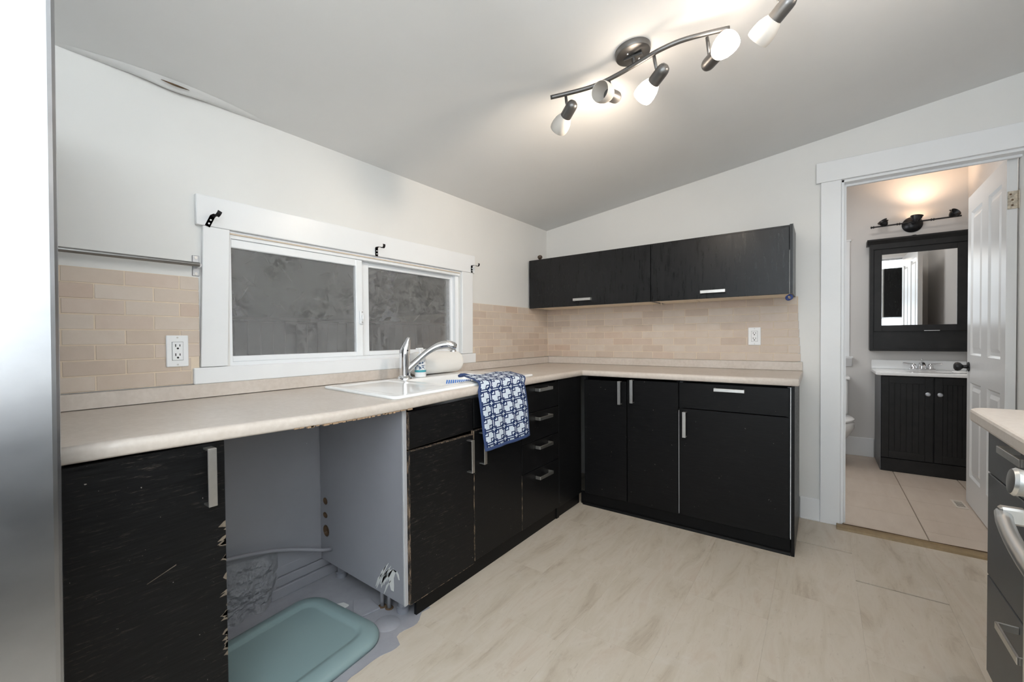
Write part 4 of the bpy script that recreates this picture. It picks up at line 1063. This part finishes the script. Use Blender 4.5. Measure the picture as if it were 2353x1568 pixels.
# wall cabinet above that side, seen in the bathroom mirror
t = thing('wall_cabinet', (-1.6, -2.75, 1.42), 'black wall cabinet above the range side, seen only in the bathroom mirror', 'cabinet')
box('carcass', (-1.90, YN + 0.003, 1.38), (-1.30, -2.612, 2.08), 'black_upper', t, 0.002)
box('door', (-1.90, -2.610, 1.38), (-1.30, -2.592, 2.08), 'white_plastic', t, 0.002)

# ------------------------------------------------------------------ track lights
Rg = Vector((0.614, -0.789, 0)); Fw = Vector((0.789, 0.614, 0)); Dn = Vector((0, 0, -1)); UPN = Vector((0, CS, 1)).normalized()
def head(parent, hang, d, lit, watt=21.0, drop=0.052):
    d = Vector(d).normalized(); hang = Vector(hang)
    top = hang - UPN * drop
    hold_c = top + (Rg * 0.006)
    base = hold_c - d * 0.030
    h_ = MB().lathe(base, d, [(0, -0.012), (0.010, -0.011), (0.018, -0.006), (0.0225, 0.004), (0.0235, 0.014), (0.0235, 0.060), (0.020, 0.060), (0.0, 0.056)], 22).build('lamp_holder', 'lamp_metal', parent)
    MB().tube([hang, hang - UPN * 0.024, top - d * 0.004], [0.0058, 0.0062, 0.0050], 10).build('swivel_arm', 'lamp_metal', h_)
    sh = MB().lathe(base + d * 0.056, d, [(0.0225, 0.0), (0.029, 0.010), (0.0355, 0.026), (0.0385, 0.044), (0.0385, 0.060), (0.0365, 0.068), (0.0352, 0.067), (0.0365, 0.058), (0.0365, 0.044), (0.0335, 0.027), (0.027, 0.011), (0.021, 0.002)], 24)
    if lit: sh.lathe(base + d * 0.056, d, [(0.0365, 0.067), (0.024, 0.073), (0, 0.075)], 24)
    sh.build('glass_shade', 'frosted_lit' if lit else 'frosted_glass', h_)
    vh = MB()
    for k in range(5):
        a = 2 * PI * k / 5; q = d.to_track_quat('Z', 'Y').to_matrix(); p = base + q @ Vector((0.0135 * math.cos(a), 0.0135 * math.sin(a), -0.0085)); vh.sphere(p, 0.0016, 6)
    vh.build('vent_hole', 'dark_slot', h_)
    if lit:
        L = bpy.data.lights.new('bulb', 'SPOT'); L.energy = watt; L.color = (1.0, 0.85, 0.69); L.shadow_soft_size = 0.035; L.spot_size = 2.9; L.spot_blend = 0.8
        lo = bpy.data.objects.new('bulb', L); COL.objects.link(lo); lo.location = base + d * 0.140; lo.rotation_euler = d.to_track_quat('-Z', 'Y').to_euler()
    return h_
def on_ceiling(x, y, off): return Vector((x, y, cz(y) - off))
def track(label, shift, heads, ang=0.0, base=True):
    t = thing('track_light', on_ceiling(-1.625 + shift[0], -1.322 + shift[1], 0), label, 'ceiling light', 'track lights')
    cc = on_ceiling(-1.625 + shift[0], -1.322 + shift[1], 0)
    cn = MB().lathe(cc, -UPN, [(0, 0), (0.066, 0.0), (0.066, 0.012), (0.063, 0.020), (0.058, 0.0225), (0.0, 0.0235)], 40).build('canopy', 'lamp_metal', t)
    MB().box(cc - UPN * 0.03 + Vector((-0.009, -0.035, -0.004)), cc - UPN * 0.024 + Vector((0.009, 0.035, 0.0)), 0.002).build('mounting_bracket', 'lamp_metal', cn)
    MB().cyl(cc - UPN * 0.02, cc - UPN * 0.063, 0.008, n=12).build('mount_post', 'lamp_metal', cn)
    for s_ in (-1, 1): MB().sphere(cc - UPN * 0.0245 + Rg * 0.026 * s_ + Fw * 0.012 * s_, 0.0042, 10).build('cap_nut', 'chrome', cn)
    P = [(-1.705, -1.008), (-1.672, -1.075), (-1.640, -1.150), (-1.628, -1.215), (-1.628, -1.29), (-1.635, -1.365), (-1.640, -1.425), (-1.630, -1.495), (-1.600, -1.567), (-1.562, -1.640)]
    pts = []
    for k in range(len(P) - 1):
        p0, p1, p2, p3 = P[max(k - 1, 0)], P[k], P[k + 1], P[min(k + 2, len(P) - 1)]
        for j in range(5):
            u = j / 5; q = [0.5 * ((2 * p1[i]) + (-p0[i] + p2[i]) * u + (2 * p0[i] - 5 * p1[i] + 4 * p2[i] - p3[i]) * u * u + (-p0[i] + 3 * p1[i] - 3 * p2[i] + p3[i]) * u ** 3) for i in (0, 1)]
            pts.append(on_ceiling(q[0] + shift[0], q[1] + shift[1], 0.065))
    pts.append(on_ceiling(P[-1][0] + shift[0], P[-1][1] + shift[1], 0.065))
    MB().tube(pts, 0.0085, 14).build('bar', 'lamp_metal', t)
    for (x, y, d, lit, *ex) in heads:
        head(t, on_ceiling(x + shift[0], y + shift[1], 0.067), d, lit, *ex)
    return t
dirv = lambda r, dn, fw: Rg * r + Dn * dn + Fw * fw
track('black S-curved ceiling track light with four frosted glass spots, two of them lit', (0, 0), [
    (-1.666, -1.058, dirv(-0.44, 0.56, 1.05), False, 0, 0.062),
    (-1.624, -1.228, dirv(-0.72, 0.16, -0.66), False, 0, 0.066),
    (-1.634, -1.405, dirv(-0.46, 0.52, 1.10), True, 20.0, 0.082),
    (-1.577, -1.573, dirv(0.13, -0.08, -0.98), True, 8.0, 0.084)])
track('second ceiling track light with one frosted spot in view at the top edge', (0.02, -0.79), [
    (-1.652, -0.995, dirv(-0.42, 0.60, 1.0), False, 0, 0.066),
    (-1.620, -1.45, dirv(0.3, 0.8, -0.3), True, 6.0, 0.07), (-1.60, -1.58, dirv(-0.3, 0.8, 0.5), True, 6.0, 0.07)])  # two lit heads out of view, added to brighten ceiling and right wall

# ------------------------------------------------------------------ bathroom
# six-panel door standing open into the bathroom
dr = struct(empty('door_1', (0.10, -2.665, 0.0)))
DW, DH, DT = 0.845, 2.025, 0.036
m = MB(); b = bmesh.new()
panels = [(0.085, 0.345, 0.985, 1.915), (0.485, 0.760, 0.985, 1.915), (0.085, 0.345, 0.185, 0.805), (0.485, 0.760, 0.185, 0.805)]
# local: u across the door from the hinge, w up, depth d (0 = the face seen)
def PL(d, u, w_): return (u, -d, w_)
outer = [PL(0, 0, 0), PL(0, DW, 0), PL(0, DW, DH), PL(0, 0, DH)]
ov = [b.verts.new(p) for p in outer]; eds = [b.edges.new((ov[k], ov[(k + 1) % 4])) for k in range(4)]
for (u0, u1, w0, w1) in panels:
    def rl(i, d): return [b.verts.new(PL(d, u, w_)) for u, w_ in ((u0 + i, w0 + i), (u1 - i, w0 + i), (u1 - i, w1 - i), (u0 + i, w1 - i))]
    ls = [rl(0, 0), rl(0.012, 0.010), rl(0.030, 0.010), rl(0.052, 0.002)]
    for a_, c_ in zip(ls, ls[1:]):
        for k in range(4): b.faces.new((a_[k], a_[(k + 1) % 4], c_[(k + 1) % 4], c_[k]))
    b.faces.new(ls[-1]); eds += [b.edges.get((ls[0][k], ls[0][(k + 1) % 4])) for k in range(4)]
bmesh.ops.triangle_fill(b, use_beauty=True, edges=eds)
bk = [b.verts.new(PL(DT, *uw)) for uw in ((0, 0), (DW, 0), (DW, DH), (0, DH))]
b.faces.new(bk)
for k in range(4): b.faces.new((ov[k], ov[(k + 1) % 4], bk[(k + 1) % 4], bk[k]))
bmesh.ops.recalc_face_normals(b, faces=b.faces[:])
DM = Matrix.Translation((0.100, -2.6495, 0.012)) @ Matrix.Rotation(-0.026, 4, 'Z')
m._merge(b, DM); m.build('leaf', 'door_paint', dr)
kp = DM @ Vector((DW - 0.055, 0, 0.905)); kd = (DM.to_3x3() @ Vector((0, 1, 0)))
kb = MB().lathe(kp, kd, [(0, 0.0), (0.031, 0.0), (0.031, 0.005), (0.013, 0.010), (0.011, 0.026), (0.014, 0.030), (0.026, 0.040), (0.029, 0.052), (0.026, 0.063), (0.014, 0.070), (0, 0.071)], 24)
kb.build('knob', 'bronze_black', dr)
hg = MB().box((0.0955, -2.688, 1.772), (0.0995, -2.652, 1.862), 0.0).build('hinge', 'old_hinge', dr)
MB().cyl((0.094, -2.691, 1.770), (0.094, -2.691, 1.864), 0.006, n=12).build('hinge_pin', 'old_hinge', hg)
for z_ in (1.79, 1.817, 1.846): MB().cyl((0.0956, -2.668 + 0.006 * (z_ > 1.83), z_), (0.0946, -2.668 + 0.006 * (z_ > 1.83), z_), 0.0045, n=10).build('screw', 'raw_wood', hg)

# vanity
t = thing('bathroom_vanity', (1.77, -2.6, 0.0), 'black bathroom vanity cabinet with beadboard doors under a white top', 'vanity')
VX = 1.532
box('carcass', (VX + 0.018, -2.858, 0.105), (1.998, -2.293, 0.795), 'vanity_black', t, 0.002)
box('toe_board', (VX + 0.004, -2.858, 0.003), (VX + 0.03, -2.296, 0.110), 'vanity_black', t, 0.002)
box('side_panel', (VX + 0.004, -2.2945, 0.003), (1.998, -2.2905, 0.795), 'carcass_grey', t)
for y0, y1 in ((-2.599, -2.297), (-2.856, -2.607)):
    m = MB(); m.box((VX + 0.004, y0, 0.116), (VX + 0.018, y1, 0.788), 0.001)
    for (a, b2, z0, z1) in ((y0, y0 + 0.045, 0.116, 0.788), (y1 - 0.045, y1, 0.116, 0.788), (y0 + 0.045, y1 - 0.045, 0.735, 0.788), (y0 + 0.045, y1 - 0.045, 0.116, 0.175)):
        m.box((VX - 0.002, a, z0), (VX + 0.005, b2, z1), 0.001)
    d = m.build('door', 'vanity_black', t)
    n_ = 6; wb = (y1 - y0 - 0.09) / n_
    for k in range(n_): box('bead_board', (VX + 0.001, y0 + 0.045 + k * wb + 0.0015, 0.175), (VX + 0.0045, y0 + 0.045 + (k + 1) * wb - 0.0015, 0.735), 'vanity_black', d, 0.001)
    ky = -2.567 if y1 > -2.5 else -2.634
    MB().lathe((VX - 0.002, ky, 0.657), (-1, 0, 0), [(0, 0), (0.008, 0.0), (0.007, 0.012), (0.015, 0.018), (0.017, 0.024), (0.012, 0.030), (0, 0.031)], 18).build('knob', 'galvanised', d)
t = thing('vanity_worktop', (1.76, -2.57, 0.797), 'white bathroom vanity top with backsplash and basin', 'vanity top')
m = MB().prism([(1.505, -2.860, 0.797), (1.998, -2.860, 0.797), (1.998, -2.262, 0.797), (1.555, -2.262, 0.797), (1.505, -2.285, 0.797)], (0, 0, 0.027), 0.006)
m.build('slab', 'porcelain', t); box('backsplash', (1.978, -2.860, 0.824), (1.998, -2.265, 0.905), 'porcelain', t, 0.004)
MB().lathe((1.74, -2.63, 0.8235), (0, 0, 1), [(0.165, 0.002), (0.155, 0.004), (0.14, 0.002), (0.12, 0.0008), (0.0, 0.0006)], 30).build('basin_rim', 'porcelain', t)
t = thing('bathroom_faucet', (1.90, -2.60, 0.825), 'chrome two-lever bathroom faucet on the white vanity top', 'faucet')
bx_ = 1.915; by_ = -2.585
m = MB().box((bx_ - 0.026, by_ - 0.082, 0.8245), (bx_ + 0.026, by_ + 0.082, 0.840), 0.006, 2); m.build('base', 'chrome', t)
for s_ in (-1, 1):
    h = MB().lathe((bx_, by_ + 0.052 * s_, 0.839), (0, 0, 1), [(0, 0), (0.022, 0), (0.020, 0.016), (0.015, 0.034), (0.010, 0.040), (0, 0.041)], 18)
    h.tube([(bx_, by_ + 0.052 * s_, 0.874), (bx_ - 0.012, by_ + 0.085 * s_, 0.879), (bx_ - 0.02, by_ + 0.120 * s_, 0.882)], [0.006, 0.006, 0.0075], 10); h.build('lever', 'chrome', t)
m = MB().lathe((bx_, by_, 0.839), (0, 0, 1), [(0, 0), (0.026, 0), (0.022, 0.03), (0.018, 0.05), (0, 0.053)], 18)
m.tube([(bx_, by_, 0.865), (bx_ - 0.04, by_, 0.885), (bx_ - 0.085, by_, 0.880), (bx_ - 0.105, by_, 0.862)], [0.016, 0.014, 0.012, 0.011], 12)
m.cyl((bx_ + 0.004, by_, 0.89), (bx_ + 0.004, by_, 0.915), 0.003, n=8).sphere((bx_ + 0.004, by_, 0.918), 0.006, 10); m.build('spout', 'chrome', t)
tag(MB().lathe((1.70, -2.775, 0.8245), (0, 0, 1), [(0, 0), (0.045, 0), (0.052, 0.004), (0.045, 0.012), (0.02, 0.014), (0, 0.014)], 20).build('soap_dish', 'porcelain'), 'small white soap dish on the vanity top by the door', 'soap dish')

# mirror cabinet
t = thing('mirror_cabinet', (1.93, -2.54, 0.99), 'black wall-hung mirror cabinet above the vanity', 'mirror cabinet')
MX = 1.885
m = MB()
m.box((MX + 0.012, -2.8615, 0.992), (1.999, -2.246, 1.945), 0.002); m.build('carcass', 'vanity_black', t)
MB().prism([(MX - 0.018, -2.861, 1.972), (MX - 0.018, -2.861, 1.985), (1.999, -2.861, 1.985), (1.999, -2.861, 1.940), (MX + 0.004, -2.861, 1.940), (MX - 0.004, -2.861, 1.955)], (0, 0.635, 0), 0.001).build('crown', 'vanity_black', t)
m = MB()
m.box((MX, -2.8615, 1.895), (MX + 0.012, -2.246, 1.942), 0.001); m.box((MX, -2.270, 0.992), (MX + 0.012, -2.246, 1.895), 0.001)
m.box((MX - 0.004, -2.8615, 0.988), (MX + 0.012, -2.246, 1.004), 0.002); m.build('face_frame', 'vanity_black', t)
m = MB(); DX = MX - 0.004
m.box((DX, -2.325, 1.163), (DX + 0.014, -2.274, 1.888), 0.001); m.box((DX, -2.850, 1.163), (DX + 0.014, -2.785, 1.888), 0.001)
m.box((DX, -2.785, 1.843), (DX + 0.014, -2.325, 1.888), 0.001); m.box((DX, -2.785, 1.163), (DX + 0.014, -2.325, 1.216), 0.001)
d = m.build('door', 'vanity_black', t)
box('mirror', (DX + 0.005, -2.790, 1.211), (DX + 0.009, -2.320, 1.848), 'mirror_glass', d)
box('pull', (DX - 0.010, -2.685, 1.163), (DX, -2.592, 1.168), 'nickel', d)
tag(MB().lathe((1.93, -2.535, 1.9855), (0, 0, 1), [(0, 0), (0.022, 0), (0.024, 0.006), (0.012, 0.012), (0, 0.013)], 16).build('small_cap', 'bronze_black'), 'small dark cap lying on top of the mirror cabinet', 'cap')

# bathroom light bar with two empty sockets and an uplight bulb in the middle one
t = thing('vanity_light', (1.97, -2.535, 2.10), 'dark bronze three-socket vanity light bar above the mirror cabinet', 'wall light')
LX = 1.905
MB().lathe((1.999, -2.530, 2.100), (-1, 0, 0), [(0, 0), (0.066, 0), (0.068, 0.006), (0.060, 0.014), (0.052, 0.020), (0.040, 0.030), (0.018, 0.036), (0, 0.037)], 30).build('wall_plate', 'bronze_black', t)
m = MB().tube([(LX, -2.252, 2.100), (LX, -2.81, 2.109)], 0.0065, 12)
for y in (-2.255, -2.27, -2.425, -2.44, -2.635, -2.65): m.sphere((LX, y, 2.100 + 0.016 * (-2.252 - y)), 0.011, 12, (1, 0.6, 1))
m.cyl((1.97, -2.53, 2.104), (LX, -2.53, 2.104), 0.010, n=12); m.build('arm_bar', 'bronze_black', t)
def cup(y, z, d, big=1.0, nm='socket'):
    d = Vector(d).normalized(); o = Vector((LX - 0.002, y, z))
    c_ = MB().lathe(o - d * 0.026, d, [(0, 0), (0.014, 0.002), (0.021, 0.012), (0.025 * big, 0.030), (0.027 * big, 0.045), (0.031 * big, 0.052), (0.029 * big, 0.053), (0.022 * big, 0.040), (0.016, 0.018), (0, 0.016)], 22).build(nm, 'bronze_black', t)
    u = d.orthogonal().normalized()
    for s_ in (-1, 1): MB().cyl(o + d * 0.012 + u * 0.022 * s_, o + d * 0.012 + u * 0.042 * s_, 0.005, n=8).build('thumb_screw', 'bronze_black', c_)
    return c_
cup(-2.340, 2.125, (-0.35, 0.55, 0.75), 1.2); cup(-2.762, 2.130, (-0.62, -0.50, 0.45), 1.2); c2 = cup(-2.545, 2.128, (0.15, -0.12, 1.0), 1.35)
MB().lathe((LX + 0.004, -2.548, 2.135), (0.15, -0.12, 1), [(0, 0), (0.011, 0.0), (0.015, 0.010), (0.0155, 0.016), (0.010, 0.024), (0, 0.027)], 16).build('bulb', 'bulb_lit', c2)
L = bpy.data.lights.new('bath_bulb', 'SPOT'); L.energy = 8.5; L.color = (1.0, 0.70, 0.48); L.shadow_soft_size = 0.03; L.spot_size = 2.5; L.spot_blend = 0.9
lo = bpy.data.objects.new('bath_bulb', L); COL.objects.link(lo); lo.location = (LX - 0.085, -2.548, 2.215); lo.rotation_euler = Vector((0.12, -0.1, 1)).to_track_quat('-Z', 'Y').to_euler()

# toilet, ledge, floor register
t = thing('toilet', (1.65, -1.92, 0.0), 'white toilet partly hidden behind the bathroom door casing', 'toilet')
box('tank', (1.80, -2.095, 0.40), (1.985, -1.745, 0.725), 'porcelain', t, 0.02, 3)
box('tank_lid', (1.79, -2.110, 0.725), (1.990, -1.730, 0.750), 'porcelain', t, 0.008, 2)
def oval(u, v):
    a = 2 * PI * u; prof = [(0.11, 0.004), (0.115, 0.04), (0.10, 0.12), (0.125, 0.20), (0.175, 0.27), (0.205, 0.33), (0.205, 0.372), (0.196, 0.385), (0.15, 0.385)]
    k = v * (len(prof) - 1); i = min(int(k), len(prof) - 2); fr_ = k - i; r = prof[i][0] + (prof[i + 1][0] - prof[i][0]) * fr_; z = prof[i][1] + (prof[i + 1][1] - prof[i][1]) * fr_
    return (1.58 + 1.32 * r * math.cos(a), -1.925 + r * math.sin(a), z)
MB().grid(oval, 32, 24, closed_u=True).build('bowl', 'porcelain', t)
m = MB().lathe((0, 0, 0), (0, 0, 1), [(0, 0.402), (0.19, 0.402), (0.205, 0.408), (0.205, 0.420), (0.19, 0.432), (0, 0.436)], 36); m.warp(lambda c: (1.58 + 1.30 * c.x, -1.925 + c.y, c.z - 0.014)); m.build('seat_lid', 'porcelain', t)
box('tank_base', (1.78, -2.02, 0.33), (1.95, -1.83, 0.41), 'porcelain', t, 0.02, 2)
lg = MB().prism([(1.999, -2.06, 0.838), (1.999, -2.06, 0.926), (1.93, -2.06, 0.926), (1.93, -2.06, 0.914), (1.985, -2.06, 0.838)], (0, -0.068, 0), 0.001)
lg.box((1.925, -2.135, 0.922), (1.999, -1.76, 0.930), 0.001)
tag(lg.build('wall_ledge', 'trim_paint'), 'narrow white ledge with slanted bracket on the bathroom wall above the toilet tank', 'shelf')
t = thing('floor_register', (0.85, -2.63, 0.003), 'small beige floor register on the bathroom tiles at the open door', 'vent')
rg = MB()
for (x0, x1, y0, y1) in ((0.765, 0.935, -2.606, -2.596), (0.765, 0.935, -2.652, -2.645), (0.765, 0.785, -2.645, -2.606), (0.915, 0.935, -2.645, -2.606)): rg.box((x0, y0, 0.002), (x1, y1, 0.007), 0.001)
rg.build('frame', 'grille_beige', t)
box('dark_well', (0.785, -2.645, 0.0022), (0.915, -2.606, 0.003), 'dark_slot', t)
for k in range(5): box('louver', (0.793 + k * 0.026, -2.645, 0.003), (0.800 + k * 0.026, -2.606, 0.0062), 'grille_beige', t)

# ------------------------------------------------------------------ small marks on walls and floor
MB().box((-2.69, -0.012, 1.0165), (-2.655, -0.0102, 1.0305)).build('cracked_filler', 'stone_tile', wall_left)
